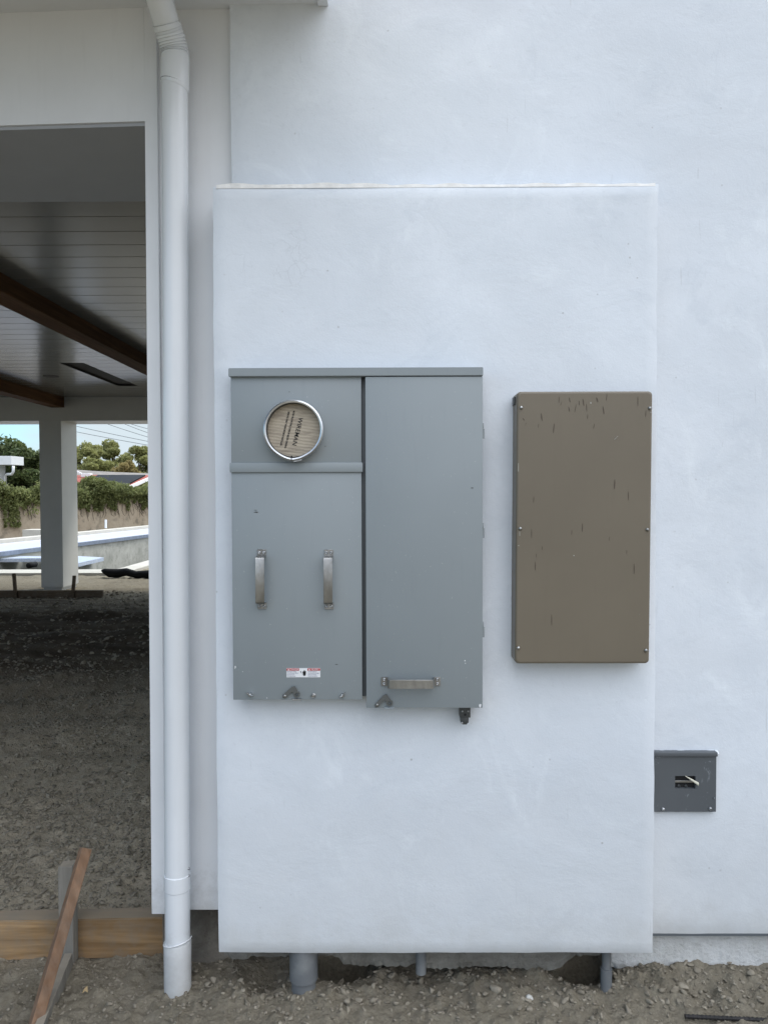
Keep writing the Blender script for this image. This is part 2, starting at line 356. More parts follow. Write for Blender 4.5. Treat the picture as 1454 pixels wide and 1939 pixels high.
def obox(bm, a, b, wdt, hgt, up=Vector((0, 0, 1)), bev=0.):
    """bar from a to b"""
    a = Vector(a); b = Vector(b); d = (b - a); ln = d.length; d.normalize()
    s = d.cross(up).normalized(); u = s.cross(d).normalized()
    M = Matrix((s, d, u)).transposed().to_4x4(); M.translation = (a + b) / 2
    t = bmesh.new(); box(t, -wdt / 2, wdt / 2, -ln / 2, ln / 2, -hgt / 2, hgt / 2, bev); t.transform(M)
    merge(bm, t)
def merge(bm, t):
    me = bpy.data.meshes.new('tmp'); t.to_mesh(me); t.free(); bm.from_mesh(me); bpy.data.meshes.remove(me)
def tube(bm, pts, rad, n=20, cap=True):
    pts = [Vector(p) for p in pts]; rings = []
    if not isinstance(rad, (list, tuple)): rad = [rad] * len(pts)
    prev = None
    for i, p in enumerate(pts):
        d = (pts[min(i + 1, len(pts) - 1)] - pts[max(i - 1, 0)]).normalized()
        if prev is None:
            s = d.cross(Vector((0, 1, 0.01))); s.normalize()
        else:
            s = prev - d * prev.dot(d); s.normalize()
        prev = s; t = d.cross(s)
        rings.append([bm.verts.new(p + (s * math.cos(2 * math.pi * j / n) + t * math.sin(2 * math.pi * j / n)) * rad[i]) for j in range(n)])
    for a, b in zip(rings, rings[1:]):
        for j in range(n): bm.faces.new((a[j], a[(j + 1) % n], b[(j + 1) % n], b[j]))
    if cap: bm.faces.new(rings[0][::-1]); bm.faces.new(rings[-1])
def lathe_y(bm, c, prof, n=32):
    """profile (r, y) about a horizontal axis towards the viewer"""
    rings = [[bm.verts.new((c[0] + r * math.cos(2 * math.pi * j / n), y, c[1] + r * math.sin(2 * math.pi * j / n))) for j in range(n)] for r, y in prof]
    for a, b in zip(rings, rings[1:]):
        for j in range(n): bm.faces.new((a[j], a[(j + 1) % n], b[(j + 1) % n], b[j]))
    return rings
def plate(bm, outline, y0, y1):
    """outline in (x, z), extruded y0..y1"""
    a = [bm.verts.new((x, y0, z)) for x, z in outline]; b = [bm.verts.new((x, y1, z)) for x, z in outline]
    bm.faces.new(a); bm.faces.new(b[::-1]); n = len(a)
    for i in range(n): bm.faces.new((a[i], b[i], b[(i + 1) % n], a[(i + 1) % n]))
def prism(bm, outline, z0, z1):
    a = [bm.verts.new((x, y, z0)) for x, y in outline]; b = [bm.verts.new((x, y, z1)) for x, y in outline]
    bm.faces.new(a[::-1]); bm.faces.new(b); n = len(a)
    for i in range(n): bm.faces.new((a[i], a[(i + 1) % n], b[(i + 1) % n], b[i]))
def text(name, body, size, M, m, parent, align='CENTER', sx=1., thick=.0003, bold=0.):
    cu = bpy.data.curves.new(name, 'FONT'); cu.body = body; cu.size = size; cu.align_x = align; cu.align_y = 'CENTER'; cu.extrude = thick; cu.resolution_u = 3; cu.offset = bold
    o = bpy.data.objects.new(name + '_c', cu); link(o); bpy.context.view_layer.update()
    me = bpy.data.meshes.new_from_object(o.evaluated_get(bpy.context.evaluated_depsgraph_get())); bpy.data.objects.remove(o)
    me.transform(Matrix.Diagonal((sx, 1, 1, 1))); me.transform(M); me.materials.clear(); me.materials.append(m)
    o = link(bpy.data.objects.new(name, me)); o.parent = parent      # the part's own frame is the world's
    return o
def sub(name, bm, m, part, smooth=False):
    """sub-part: meshes hold world coordinates, so undo the root's offset"""
    o = fin(name, bm, m, None, smooth); o.parent = part
    return o
# numpy fractal noise
def vnoise(x, y, seed=0):
    xi = np.floor(x).astype(np.int64); yi = np.floor(y).astype(np.int64); fx = x - xi; fy = y - yi
    fx = fx * fx * (3 - 2 * fx); fy = fy * fy * (3 - 2 * fy)
    def h(a, b):
        n = (a * 374761393 + b * 668265263 + seed * 2147483647) & 0xFFFFFFFF
        n = ((n ^ (n >> 13)) * 1274126177) & 0xFFFFFFFF
        return ((n ^ (n >> 16)) & 0xFFFF) / 65535.
    return (h(xi, yi) * (1 - fx) + h(xi + 1, yi) * fx) * (1 - fy) + (h(xi, yi + 1) * (1 - fx) + h(xi + 1, yi + 1) * fx) * fy
def fbm(x, y, f, o=4, seed=0, g=.5):
    s = 0; a = 1; t = 0
    for i in range(o):
        s = s + a * vnoise(x * f * 2 ** i + 31.7 * i, y * f * 2 ** i - 17.3 * i, seed + i); t += a; a *= g
    return s / t - .5
def mesh_np(name, V, Fc, m, parent=None, smooth=False, k=4):
    me = bpy.data.meshes.new(name); V = np.asarray(V, np.float32); Fc = np.asarray(Fc, np.int32)
    me.vertices.add(len(V)); me.vertices.foreach_set('co', V.ravel())
    me.loops.add(Fc.size); me.loops.foreach_set('vertex_index', Fc.ravel())
    me.polygons.add(len(Fc)); me.polygons.foreach_set('loop_start', np.arange(len(Fc), dtype=np.int32) * k)
    me.polygons.foreach_set('loop_total', np.full(len(Fc), k, np.int32))
    if smooth: me.polygons.foreach_set('use_smooth', np.ones(len(Fc), bool))
    me.update(calc_edges=True); me.validate(); me.materials.append(m)
    o = link(bpy.data.objects.new(name, me))
    if parent: o.parent = parent; o.matrix_parent_inverse = Matrix.Translation(-parent.location)
    return o

# ------------------------------------------------------------------ key planes (metres from the eye)
YW, YB, YC = 2.52, 2.40, 2.545        # stucco wall, projection face, corner post face
YF = 12.6; YFB = 13.24                # far patio header front and back
ZC = 3.19                             # patio ceiling
POOL = (-5.6, 15.7)

# ------------------------------------------------------------------ ground
pool_a = G(-160, 1074, .2); pool_b = G(330, 1011.5, .2)          # front line of the raised pool wall
def ground_z(x, y, detail=True):
    z = fbm(x, y, .5, 4, 3) * .06
    near = np.clip((3.2 - y) / .8, 0, 1)
    z = z * (1 - near * .8)
    z = z - .012 * np.clip((3 - y) / .3, 0, 1) * np.clip((-.5 - x) / .15, 0, 1)
    z = z + np.clip((x + .62) / .12, 0, 1) * np.clip((y - 2.36) / .16, 0, 1) * np.clip((2.9 - y) / .3, 0, 1) * (.028 + .03 * fbm(x, y, 5, 3, 91))
    # ruts and ridges over the patio floor
    amp = np.clip((y - 4.6) / 2.2, 0, 1) * np.clip((11.3 - y) / 1.4, 0, 1)
    u = y - .22 * x + .9 * fbm(x, y, .35, 3, 8)
    rid = np.abs(((u * 1.35) % 1) - .5) * 2; rid = 1 - rid ** 1.6
    z = z + amp * (rid - .5) * .13 + amp * fbm(x, y, 2.2, 5, 21) * .13
    c = fbm(x, y, 9, 4, 40, .6)
    z = z + c * .026 + np.clip(fbm(x, y, 26, 3, 55) - .03, 0, 1) * .06 + np.clip(fbm(x, y, 14, 2, 65) - .1, 0, 1) * .06
    z = z + fbm(x, y, 60, 3, 77) * .012
    # hollows dug round the conduits
    for cx, cy, r, d in ((XX(500, 2.5), 2.53, .09, .06), (XX(633, 2.5), 2.63, .085, .30), (XX(1106, 2.5), 2.63, .085, .34), (XX(800, 2.5), 2.55, .16, .04)):
        z = z - d * np.exp(-((x - cx) ** 2 + (y - cy) ** 2) / (r * r))
    # pool pit
    inside = np.clip((POOL[0] + .1 - x) / .06, 0, 1) * np.clip((y - POOL[1] + .25) / .06, 0, 1)
    sx_ = (pool_b.x - pool_a.x) / (pool_b.y - pool_a.y)
    wx = pool_a.x + (y - pool_a.y) * sx_
    inside = inside * np.clip((x - wx + .3) / .1, 0, 1) * np.clip((40 - y) / 1, 0, 1)
    far = np.clip((np.hypot(x, y - 10) - 40) / 60, 0, 1)
    return z * (1 - far) * (1 - inside) - 1.35 * inside
def axis(spans):
    r = []
    for a, b, s in spans: r += list(np.arange(a, b - 1e-6, s))
    r.append(spans[-1][1]); return np.array(r)
xs = np.concatenate([[-1500, -400, -120, -60, -30, -20], axis([(-14, -6, .10), (-6, -3.4, .045), (-3.4, -1.45, .022), (-1.45, 1.5, .0085), (1.5, 6, .2)]), [12, 30, 100, 400, 1500]])
ys = np.concatenate([[-1500, -400, -100, -30, -10, -4, 0, 1.5], axis([(1.9, 2.25, .05), (2.25, 2.72, .0085), (2.72, 4, .018), (4, 8, .032), (8, 16, .05), (16, 32, .16)]), [36, 45, 60, 100, 300, 1500]])
X, Yg = np.meshgrid(xs, ys); Z = ground_z(X, Yg)
nx, ny = len(xs), len(ys); idx = np.arange(nx * ny).reshape(ny, nx)
Q = np.stack([idx[:-1, :-1], idx[:-1, 1:], idx[1:, 1:], idx[1:, :-1]], -1).reshape(-1, 4)
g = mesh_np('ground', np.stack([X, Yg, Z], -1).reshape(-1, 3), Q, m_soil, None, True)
tag(g, 'bare gravelly grey brown soil with ruts and clods', 'ground', kind='structure')

# loose stones and clods
def ico(sub_):
    b = bmesh.new(); bmesh.ops.create_icosphere(b, subdivisions=sub_, radius=1)
    v = np.array([x.co[:] for x in b.verts]); f = np.array([[q.index for q in p.verts] for p in b.faces]); b.free(); return v, f
def stones(pts, sizes, variants, fc, name, m):
    V = []; Fs = []; n = len(variants[0]); 
    for i, (p, s) in enumerate(zip(pts, sizes)):
        v = variants[rng.integers(len(variants))]
        e = Euler((rng.uniform(-.5, .5), rng.uniform(-.5, .5), rng.uniform(0, 6.28))).to_matrix(); e = np.array(e)
        sc_ = s * np.array([rng.uniform(.8, 1.3), rng.uniform(.6, 1.1), rng.uniform(.35, .7)])
        V.append((v * sc_) @ e.T + p); Fs.append(fc + i * n)
    return mesh_np(name, np.concatenate(V), np.concatenate(Fs), m, k=3)
v1, f1 = ico(2)
var = []
for i in range(14):
    r = np.random.default_rng(i); d = r.normal(size=(9, 3)); d /= np.linalg.norm(d, axis=1)[:, None]; v = v1.copy()
    for q in d:                      # chop facets off
        t = v @ q; lim = r.uniform(.35, .8); v = v - np.clip(t - lim, 0, 1)[:, None] * q
    v = v + .05 * r.normal(size=v.shape); var.append(v)
pts = []; sz = []
def scatter(n, x0, x1, y0, y1, s0, s1, mask=None, pw=2.4):
    k_ = 0
    while k_ < n:
        x = rng.uniform(x0, x1); y = rng.uniform(y0, y1)
        if mask and not mask(x, y): continue
        s = s0 + (s1 - s0) * rng.uniform() ** pw
        pts.append((x, y, s * .15)); sz.append(s); k_ += 1
scatter(3000, -1.4, 1.5, 2.26, 2.66, .002, .011)
scatter(260, -.7, 1.4, 2.36, 2.56, .007, .017)
scatter(46, -.6, 1.2, 2.38, 2.52, .012, .024, pw=1.6)
scatter(5200, -2.1, -.72, 2.75, 4.2, .004, .016, lambda x, y: x > -.53 * y - .1 and x < -.28 * y)
scatter(5600, -3.6, -1.1, 4.2, 7.0, .005, .021, lambda x, y: x > -.53 * y - .1 and x < -.28 * y)
scatter(2600, -6.5, -1.8, 7.0, 12.5, .010, .036, lambda x, y: x > -.53 * y - .1 and x < -.28 * y)
pts = np.array(pts); pts[:, 2] += ground_z(pts[:, 0], pts[:, 1])
st = stones(pts, sz, var, f1, 'gravel', m_stone)
tag(st, 'loose stones and clods scattered over the bare soil', 'gravel', kind='stuff')
cp = P(1003, 1887, 2.40)
v = stones(np.array([[cp.x, cp.y, float(ground_z(np.array([cp.x]), np.array([cp.y]))[0]) + .008]]), [.013], var, f1, 'stone_chip', m_pale)
tag(v, 'small off white stone chip lying on soil below the wall', 'stone')

# ------------------------------------------------------------------ the house
house = empty('house', (0, YW, 0), 'white stucco house with wall projection and open covered patio at left', 'house')
def wavy(name, x0, x1, z0, z1, yf, yb, m, parent, amp=.0026, step=.02, edge=.0042, rnd=.006, seed=5):
    nx_ = max(2, int((x1 - x0) / step)); nz_ = max(2, int((z1 - z0) / step))
    u = np.linspace(0, 1, nx_ + 1); t = np.linspace(0, 1, nz_ + 1); U, T = np.meshgrid(u, t)
    Xx = x0 + (x1 - x0) * U; Zz = z0 + (z1 - z0) * T
    ew = lambda a, s: fbm(a, a * 0 + s, 5, 4, seed + s)
    Xx = Xx + edge * 2 * (ew(Zz, 1) * (1 - U) + ew(Zz, 2) * U); Zz = Zz + edge * 2 * (ew(Xx, 3) * (1 - T) + ew(Xx, 4) * T)
    Yy = yf + amp * 2 * fbm(Xx, Zz, 2.2, 4, seed)
    de = np.minimum(np.minimum(U * (x1 - x0), (1 - U) * (x1 - x0)), np.minimum(T * (z1 - z0), (1 - T) * (z1 - z0)))
    Yy = Yy + rnd * np.exp(-de / .004)
    n = (nx_ + 1) * (nz_ + 1); V = np.stack([Xx, Yy, Zz], -1).reshape(-1, 3); i_ = np.arange(n).reshape(nz_ + 1, nx_ + 1)
    Fq = [np.stack([i_[:-1, :-1], i_[:-1, 1:], i_[1:, 1:], i_[1:, :-1]], -1).reshape(-1, 4)]
    loop = np.concatenate([i_[0, :-1], i_[:-1, -1], i_[-1, :0:-1], i_[:0:-1, 0]])
    B = V[loop].copy(); B[:, 1] = yb; bi = n + np.arange(len(loop)); V = np.concatenate([V, B])
    Fq.append(np.stack([loop, bi, np.roll(bi, -1), np.roll(loop, -1)], -1))
    o = mesh_np(name, V, np.concatenate(Fq), m, parent, True); o.data.set_sharp_from_angle(angle=R(60)); return o
xs0 = XX(437, YW, 200); zb = ZZ(1769, YW)
wavy('wall', xs0, 6.0, zb, 4.6, YW, 2.72, m_stucco, house, step=.03, rnd=.004)
pj = (XX(407.5, YB), XX(1242, YB), ZZ(1806, YB), ZZ(352, YB))
o = wavy('wall_projection', *pj, YB, YW + .02, m_stucco2, house, seed=19); o['label'] = 'projecting stucco slab that carries the electrical boxes'
# ragged bead of plaster along the top of the projection
bm = bmesh.new(); n = 90
for i in range(n):
    a = i / n; xa = pj[0] + .012 + (pj[1] - pj[0] - .02) * a; xb = pj[0] + .012 + (pj[1] - pj[0] - .02) * (i + 1) / n
    h = lambda q: .004 + .006 * abs(math.sin(q * 9.1) * math.sin(q * 23.7)) + (.004 if q < .0 else 0)
    v = [bm.verts.new(c) for c in ((xa, YB + .003, pj[3] - .004), (xb, YB + .003, pj[3] - .004), (xb, YB + .006, pj[3] + h(xb)), (xa, YB + .006, pj[3] + h(xa)), (xa, YB + .03, pj[3] + h(xa) - .001), (xb, YB + .03, pj[3] + h(xb) - .001))]
    bm.faces.new(v[:4]); bm.faces.new((v[3], v[2], v[5], v[4]))
fin('plaster_bead', bm, mat('fresh_plaster', (.78, .77, .74), .9, var=.15, vscale=30, bump=.6, bscale=60), house)
# thin metal screed under the wall at right, darkened as its shadow line
bm = bmesh.new(); box(bm, pj[1] - .1, 6.0, YW + .003, YW + .06, zb - .007, zb + .002); fin('weep_screed', bm, m_greyd, house)
zpb = ZZ(1725, YC)
# stem wall: ragged lower edge in front of a hollow
def ragged(px_list, yf, yb, top_z, name, m_=m_conc):
    bm = bmesh.new(); pts_ = []
    for (a, b), (c_, d_) in zip(px_list, px_list[1:]):
        n_ = max(1, int((c_ - a) / 6))
        for i in range(n_):
            t = i / n_; pts_.append((a + (c_ - a) * t, b + (d_ - b) * t + rng.uniform(-2.0, 2.0)))
    pts_.append(px_list[-1])
    prev = None
    for px_, py_ in pts_:
        p = P(px_, py_, yf); cur = [bm.verts.new((p.x, yf + .004, top_z)), bm.verts.new((p.x, yf + .002 + rng.uniform(-.001, .001), p.z + .02)), bm.verts.new((p.x, yf + rng.uniform(.004, .01), p.z)), bm.verts.new((p.x, yb, p.z + rng.uniform(-.004, .008)))]
        if prev:
            for q in range(3): bm.faces.new((prev[q], cur[q], cur[q + 1], prev[q + 1]))
        prev = cur
    return fin(name, bm, m_, house)
m_concm = concrete('grimy_concrete', (.27, .265, .24), (.16, .15, .13), 8., .9)
ragged([(424, 1812), (440, 1817), (462, 1820), (480, 1812), (545, 1814), (612, 1813), (628, 1811), (642, 1818), (650, 1829), (700, 1831), (770, 1833), (786, 1828), (822, 1838), (900, 1833), (960, 1833), (1040, 1842), (1062, 1834), (1085, 1813), (1137, 1811)], 2.50, 2.60, .23, 'foundation', m_concm)
ragged([(1157, 1834), (1200, 1842), (1300, 1846), (1380, 1849), (1454, 1849), (1700, 1850)], 2.552, 2.66, .2, 'foundation', m_concl)
bm = bmesh.new(); box(bm, XX(300, 2.62), XX(440, 2.62), 2.62, 2.9, -.4, zpb + .03, .004); box(bm, XX(440, 2.62), 6, 2.82, 2.9, -.4, .22, .004); fin('footing', bm, m_concd, house)
# corner post and header
zhb = ZZ(240, YC, 200)
xp0 = XX(284, YC)
bm = bmesh.new(); box(bm, XX(308, YC), xs0 + .02, YC, 2.75, zpb + .003, 4.4, .0015); fin('corner_post', bm, m_trim, house)
bm = bmesh.new()
a0, a1 = XX(278, YC, 240), XX(290, YC, 1727); b0 = XX(309, YC)
ym = YC - .014
v = [bm.verts.new(c) for c in ((a0, ym, 3.3), (b0, ym, 3.3), (b0 + .0005, ym, zpb - .004), (a1, ym, zpb - .004))]
wv_ = [bm.verts.new((q.co.x, 3.2, q.co.z)) for q in v]
bm.faces.new(v); bm.faces.new(wv_[::-1])
for i in range(4): bm.faces.new((v[i], wv_[i], wv_[(i + 1) % 4], v[(i + 1) % 4]))
bmesh.ops.bevel(bm, geom=bm.edges[:], offset=.0015, segments=2, affect='EDGES')
fin('jamb_board', bm, m_trim, house)
bm = bmesh.new(); pl = [(a0 - .001, YC - .012), (a0 - .001, 3.2), (-9, 3.2), (-9, YC + .40)]
prism(bm, pl, zhb + .012, 3.5); fin('patio_header', bm, m_trim, house)
bm = bmesh.new(); pl = [(a0 - .001, YC - .004), (a0 - .001, 3.19), (-9, 3.19), (-9, YC + .41)]
prism(bm, pl, zhb, zhb + .012); fin('header_drip_edge', bm, mat('drip_edge_shade', (.36, .37, .39), .5, var=.05), house)  # recessed trim, coloured darker for the shadow gap below the header
# eave: soffit, rake board end
ze = ZZ(17, YC, 500)
bm = bmesh.new(); box(bm, -9, XX(601, YW, 10), 1.75, YW + .3, ze, ze + .03, .002); fin('soffit', bm, m_trim, house)
bm = bmesh.new(); box(bm, XX(601, YW, 10) + .001, XX(622, YW, 10), 1.72, YW - .001, ze - .010, ze + .17, .003); fin('rake_board', bm, m_trim, house)
bm = bmesh.new(); box(bm, -9, XX(601, YW, 10), 1.72, 1.745, ze - .02, ze + .17, .002); fin('fascia', bm, m_trim, house)
bm = bmesh.new(); box(bm, -9.2, XX(622, YW, 10) + .02, 1.66, 14.2, ze + .20, ze + .28, .004); fin('roof', bm, m_groof, house)
# patio ceiling with grooved boards
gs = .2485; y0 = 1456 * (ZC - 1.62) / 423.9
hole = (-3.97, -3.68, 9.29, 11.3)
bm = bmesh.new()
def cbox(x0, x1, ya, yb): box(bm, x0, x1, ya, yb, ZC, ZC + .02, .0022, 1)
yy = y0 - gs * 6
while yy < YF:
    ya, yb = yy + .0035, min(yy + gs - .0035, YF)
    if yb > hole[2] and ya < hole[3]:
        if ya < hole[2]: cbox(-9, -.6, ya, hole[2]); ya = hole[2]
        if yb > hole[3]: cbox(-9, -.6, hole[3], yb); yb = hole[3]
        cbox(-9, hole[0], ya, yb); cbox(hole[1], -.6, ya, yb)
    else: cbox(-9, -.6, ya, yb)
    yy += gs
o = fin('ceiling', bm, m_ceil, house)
bm = bmesh.new(); box(bm, -9, -.6, 3.2, YF, ZC + .03, ZC + .05); 
fin('ceiling_backing', bm, m_black, house)
bm = bmesh.new()       # slot recess walls
h0, h1, h2, h3 = hole
for q in ((h0 - .02, h0, h2, h3), (h1, h1 + .02, h2, h3), (h0, h1, h2 - .02, h2), (h0, h1, h3, h3 + .02)): box(bm, *q, ZC + .001, ZC + .14)
box(bm, h0, h1, h2, h3, ZC + .12, ZC + .139); fin('heater_recess', bm, m_dark, house)
bm = bmesh.new(); lp = P(94, 708.6, 10.3); c_ = Vector((lp.x, 10.35, ZC))
bmesh.ops.create_cone(bm, segments=24, radius1=.10, radius2=.10, depth=.008, cap_ends=True, matrix=Matrix.Translation(c_)); fin('light_can', bm, m_dark, house)
for bx0, bx1, hz in ((-2.96, -2.75, 3.055), (-5.52, -5.31, 3.02)):
    bm = bmesh.new(); box(bm, bx0, bx1, 3.2, YF - .001, hz, ZC - .001, .004); fin('ceiling_beam', bm, m_beam, house)
# far header and far column
zfh = ZZ(797, YF, 100)
bm = bmesh.new(); box(bm, -9, -.6, YF, YFB, zfh, 3.5, .004); fin('rear_header', bm, m_colp, house)
bm = bmesh.new()
c0, c1, cb = XX(77, YF), XX(118.5, YF), ZZ(1113, YF, 100)
box(bm, c0, c1, YF + .006, YFB - .006, cb, zfh + .002, .004); box(bm, c0 + .03, c1 - .03, YF + .03, YFB - .03, -.2, cb); fin('column', bm, m_colp, house)
bm = bmesh.new(); box(bm, -9.6, -8.9, YF + .006, YFB - .006, 0, zfh + .002, .004); fin('column', bm, m_colp, house)
# house body at right; unseen left wall added to keep patio dark
bm = bmesh.new(); box(bm, XX(300, 2.7), 6, 3.21, YFB, -.2, 3.42); fin('unseen_side_wall', bm, m_stucco, house)
bm = bmesh.new(); box(bm, -9.1, -8.95, 8.5, YF - .01, -.2, 3.42); fin('unseen_side_wall', bm, m_stucco, house)

# ------------------------------------------------------------------ downspout
ds = empty('downspout', P(335, 1890, 2.47) * 1, 'round white downspout with ribbed elbow running down the corner post', 'downspout')
yd = 2.478; rp = .0405
xt, xb_ = XX(331.5, yd, 160), XX(336.5, yd, 1700)
def dx(z): 
    zt, zb2 = ZZ(160, yd), ZZ(1700, yd); return xt + (xb_ - xt) * (zt - z) / (zt - zb2)
za = ZZ(150, yd); zc = ZZ(1772, yd)
bm = bmesh.new(); tube(bm, [(dx(za + .04), yd, za + .04), (dx(1.6), yd, 1.6), (dx(zc - .03), yd, zc - .03)], rp, 40); auto(fin('pipe', bm, m_pipe, ds))
bm = bmesh.new(); zz_ = ZZ(1783, yd)
rr = rp + .0035; tube(bm, [(dx(zz_ + .004), yd, zz_ + .004), (dx(zz_), yd, zz_), (dx(0.1), yd, .1), (dx(-.1) , yd, -.12)], [rr - .002, rr, rr, rr - .001], 40); auto(fin('lower_pipe', bm, m_pipe_d, ds))
bm = bmesh.new(); z1 = ZZ(1682, yd); z2 = ZZ(1655, yd)
tube(bm, [(dx(z1 - .002), yd, z1 - .002), (dx(z1), yd, z1), (dx(z2), yd, z2), (dx(z2 + .002), yd, z2 + .002)], [rp + .0005, rp + .0022, rp + .0022, rp + .0005], 40); auto(fin('strap_band', bm, m_pipe, ds))
bm = bmesh.new()       # tilted caulk line on the socket
for s, r_, th in ((1, rr, .002),):
    pts_ = [(dx(zz_) + r_ * math.cos(a), yd + r_ * math.sin(a), zz_ + .012 * math.cos(a + .5) + .003) for a in np.linspace(math.pi * .95, math.pi * 2.1, 26)]
    tube(bm, pts_, th, 8)
fin('socket_bead', bm, m_labelw, ds, True)
bm = bmesh.new()
for q in (1645, 1658):
    p = P(358, q, yd - .01); bmesh.ops.create_icosphere(bm, subdivisions=2, radius=.005, matrix=Matrix.Translation(p))
fin('band_screw', bm, m_steel, ds, True)
# elbow: collar, ribbed bend, upper run
e0 = Vector((dx(za), yd, za)); 
path = [(331.5, 160, yd), (332, 135, yd), (332.5, 112, yd), (331, 96, yd - .003), (327, 80, yd - .012), (321.5, 62, yd - .026), (315.5, 44, yd - .042), (303, 2, yd - .075), (290, -42, yd - .105), (275, -90, yd - .14)]
pw = [P(*q) for q in path]
def interp(t):
    i = min(int(t), len(pw) - 2); f = t - i
    def cr_(a, b, c, d): return .5 * ((2 * b) + (c - a) * f + (2 * a - 5 * b + 4 * c - d) * f * f + (3 * b - a - 3 * c + d) * f ** 3)
    return cr_(pw[max(i - 1, 0)], pw[i], pw[i + 1], pw[min(i + 2, len(pw) - 1)])
bm = bmesh.new(); tube(bm, [interp(t) for t in np.linspace(0, 2.2, 8)], [rp + .001] + [rp + .0035] * 7, 40); 
for v_ in bm.verts:
    if v_.co.z < za + .012: v_.co.z -= .010 + .012 * (v_.co.x - dx(za)) / rp
auto(fin('collar', bm, m_pipe, ds))
bm = bmesh.new(); tube(bm, [Vector((dx(za) + (rp + .0026) * math.cos(t), yd + (rp + .0026) * math.sin(t), za - .0115 - .012 * math.cos(t))) for t in np.linspace(math.pi * .9, math.pi * 2.1, 30)], .0011, 6); fin('collar_seam', bm, m_brack, ds)
bm = bmesh.new(); ts = np.linspace(2.2, 6.0, 120); tube(bm, [interp(t) for t in ts], [rp + .0035 - .0038 * (((t - 2.2) / .42) % 1) ** 2.0 for t in ts], 40); auto(fin('ribbed_elbow', bm, m_pipe, ds), 50)
bm = bmesh.new(); tube(bm, [interp(t) for t in np.linspace(6.0, 8.99, 14)], rp + .0005, 40); auto(fin('upper_pipe', bm, m_pipe, ds))

# ------------------------------------------------------------------ electrical panel
YP = 2.33
panel = empty('electrical_panel', P(675, 1340, YB), 'large grey steel electrical service panel with round meter ring and three pull handles', 'electrical panel')
def pbox(name, px0, px1, py0, py1, yf, yb, m, parent, bev=.0015, seg=2):
    a = P(px0, py0, yf); b = P(px1, py1, yf); bm = bmesh.new(); box(bm, a.x, b.x, yf, yb, b.z, a.z, bev, seg); return auto(fin(name, bm, m, parent), 30)
pbox('enclosure', 442, 686, 704, 1318, YP + .016, YB + .01, m_greyd, panel)
pbox('enclosure', 694, 908, 704, 1333, YP + .016, YB + .01, m_greyd, panel)
pbox('divider', 682, 697, 704, 1318, YP + .02, YB, m_greyd, panel)
# top flange: lip and sloping cap
bm = bmesh.new(); a = P(432.5, 697, YP - .012); b = P(914.5, 711, YP - .012)
vs = box(bm, a.x, b.x, YP - .012, YB, b.z, a.z); 
for v_ in vs:
    if v_.co.y > YP and v_.co.z > b.z + .001: v_.co.z += .006
bmesh.ops.bevel(bm, geom=bm.edges[:], offset=.0015, segments=2, affect='EDGES'); auto(fin('top_flange', bm, m_grey, panel))
pbox('meter_cover', 437, 684.5, 711.5, 877, YP, YP + .02, m_grey, panel)
mid_b = pbox('middle_band', 435, 686.8, 876.5, 894, YP - .006, YP + .03, m_grey, panel, .002)
lower = pbox('lower_cover', 438.5, 686, 894.5, 1325, YP, YP + .022, m_grey, panel)
door = pbox('door', 691.5, 913.5, 713.5, 1340.5, YP - .008, YP + .022, m_grey, panel, .0018)
pbox('door_gap', 690, 912, 706, 716, YP + .004, YP + .03, m_black, panel, 0.0005)
yd2 = YP - .008
# rolled side edge of the door
bm = bmesh.new(); a = P(911.6, 714, yd2 - .0); b = P(913.4, 1340, yd2)
# meter ring
cx_, cz_ = P(555.6, 814, 2.30).x, P(555.6, 814, 2.30).z
S = 2.30 / F
bm = bmesh.new()
ro, ri = 57 * S, 50.5 * S
lathe_y(bm, (cx_, cz_), [(ro - .004, YP + .001), (ro - .004, YP - .018), (ro, YP - .020), (ro + .0005, YP - .026), (ro - .001, YP - .034), (ro - .005, YP - .037), (ro - .009, YP - .036), (ri + .001, YP - .033), (ri + .001, YP - .030)], 72)
for v_ in bm.verts:   # pinch at the clamp at the bottom
    ang = math.atan2(v_.co.z - cz_, v_.co.x - cx_); d_ = abs(ang + math.pi / 2 + .05)
    if d_ < .5: v_.co.z -= .004 * (1 - d_ / .5)
ring = auto(fin('meter_ring', bm, m_alu, panel), 40)
bm = bmesh.new(); p = P(552, 868, YP - .036)
box(bm, p.x - .0012, p.x + .0012, YP - .039, YP - .02, p.z - .006, p.z + .008); 
bm2_ = bmesh.new(); lathe_y(bm2_, (cx_, cz_), [(ri + .001, YP - .0335), (ri, YP - .030), (ri, YP + .001)], 64); sub('ring_inner_shade', bm2_, m_brack, ring, True)  # dark inner band paints the shadow inside the ring
ring_gap = sub('clamp_slit', bm, m_black, ring)
bm = bmesh.new(); p = P(563, 872, YP - .03); obox(bm, p + Vector((-.012, 0, -.002)), p + Vector((.014, 0, .003)), .007, .007, bev=.001); sub('clamp_screw', bm, m_steel, ring)
bm = bmesh.new(); rg = lathe_y(bm, (cx_, cz_), [(ri - .0003, YP - .001), (ri - .0003, YP - .0115)], 64); bm.faces.new(rg[-1]); bm.faces.new(rg[0][::-1])
card = fin('cardboard_disc', bm, m_card, panel)
def face_m(px_, py_, Y, ang):   # text frame: x right, y up on a face seen from -Y
    p = P(px_, py_, Y); return Matrix.Translation(p) @ Matrix.Rotation(ang, 4, 'Y') @ Matrix.Rotation(R(90), 4, 'X')
ang = R(90 + 13.8)
yt = YP - .0122
text('lettering', 'WIREMAN', .0185, face_m(563.3, 817, yt, ang), m_ink, card, sx=1.02, bold=.00008)
text('small_lettering', 'METER PROTECTIVE COVER IN METER OPENING', .0076, face_m(548.5, 813, yt, ang), m_ink, card, sx=.70, thick=.0002, bold=.00016)
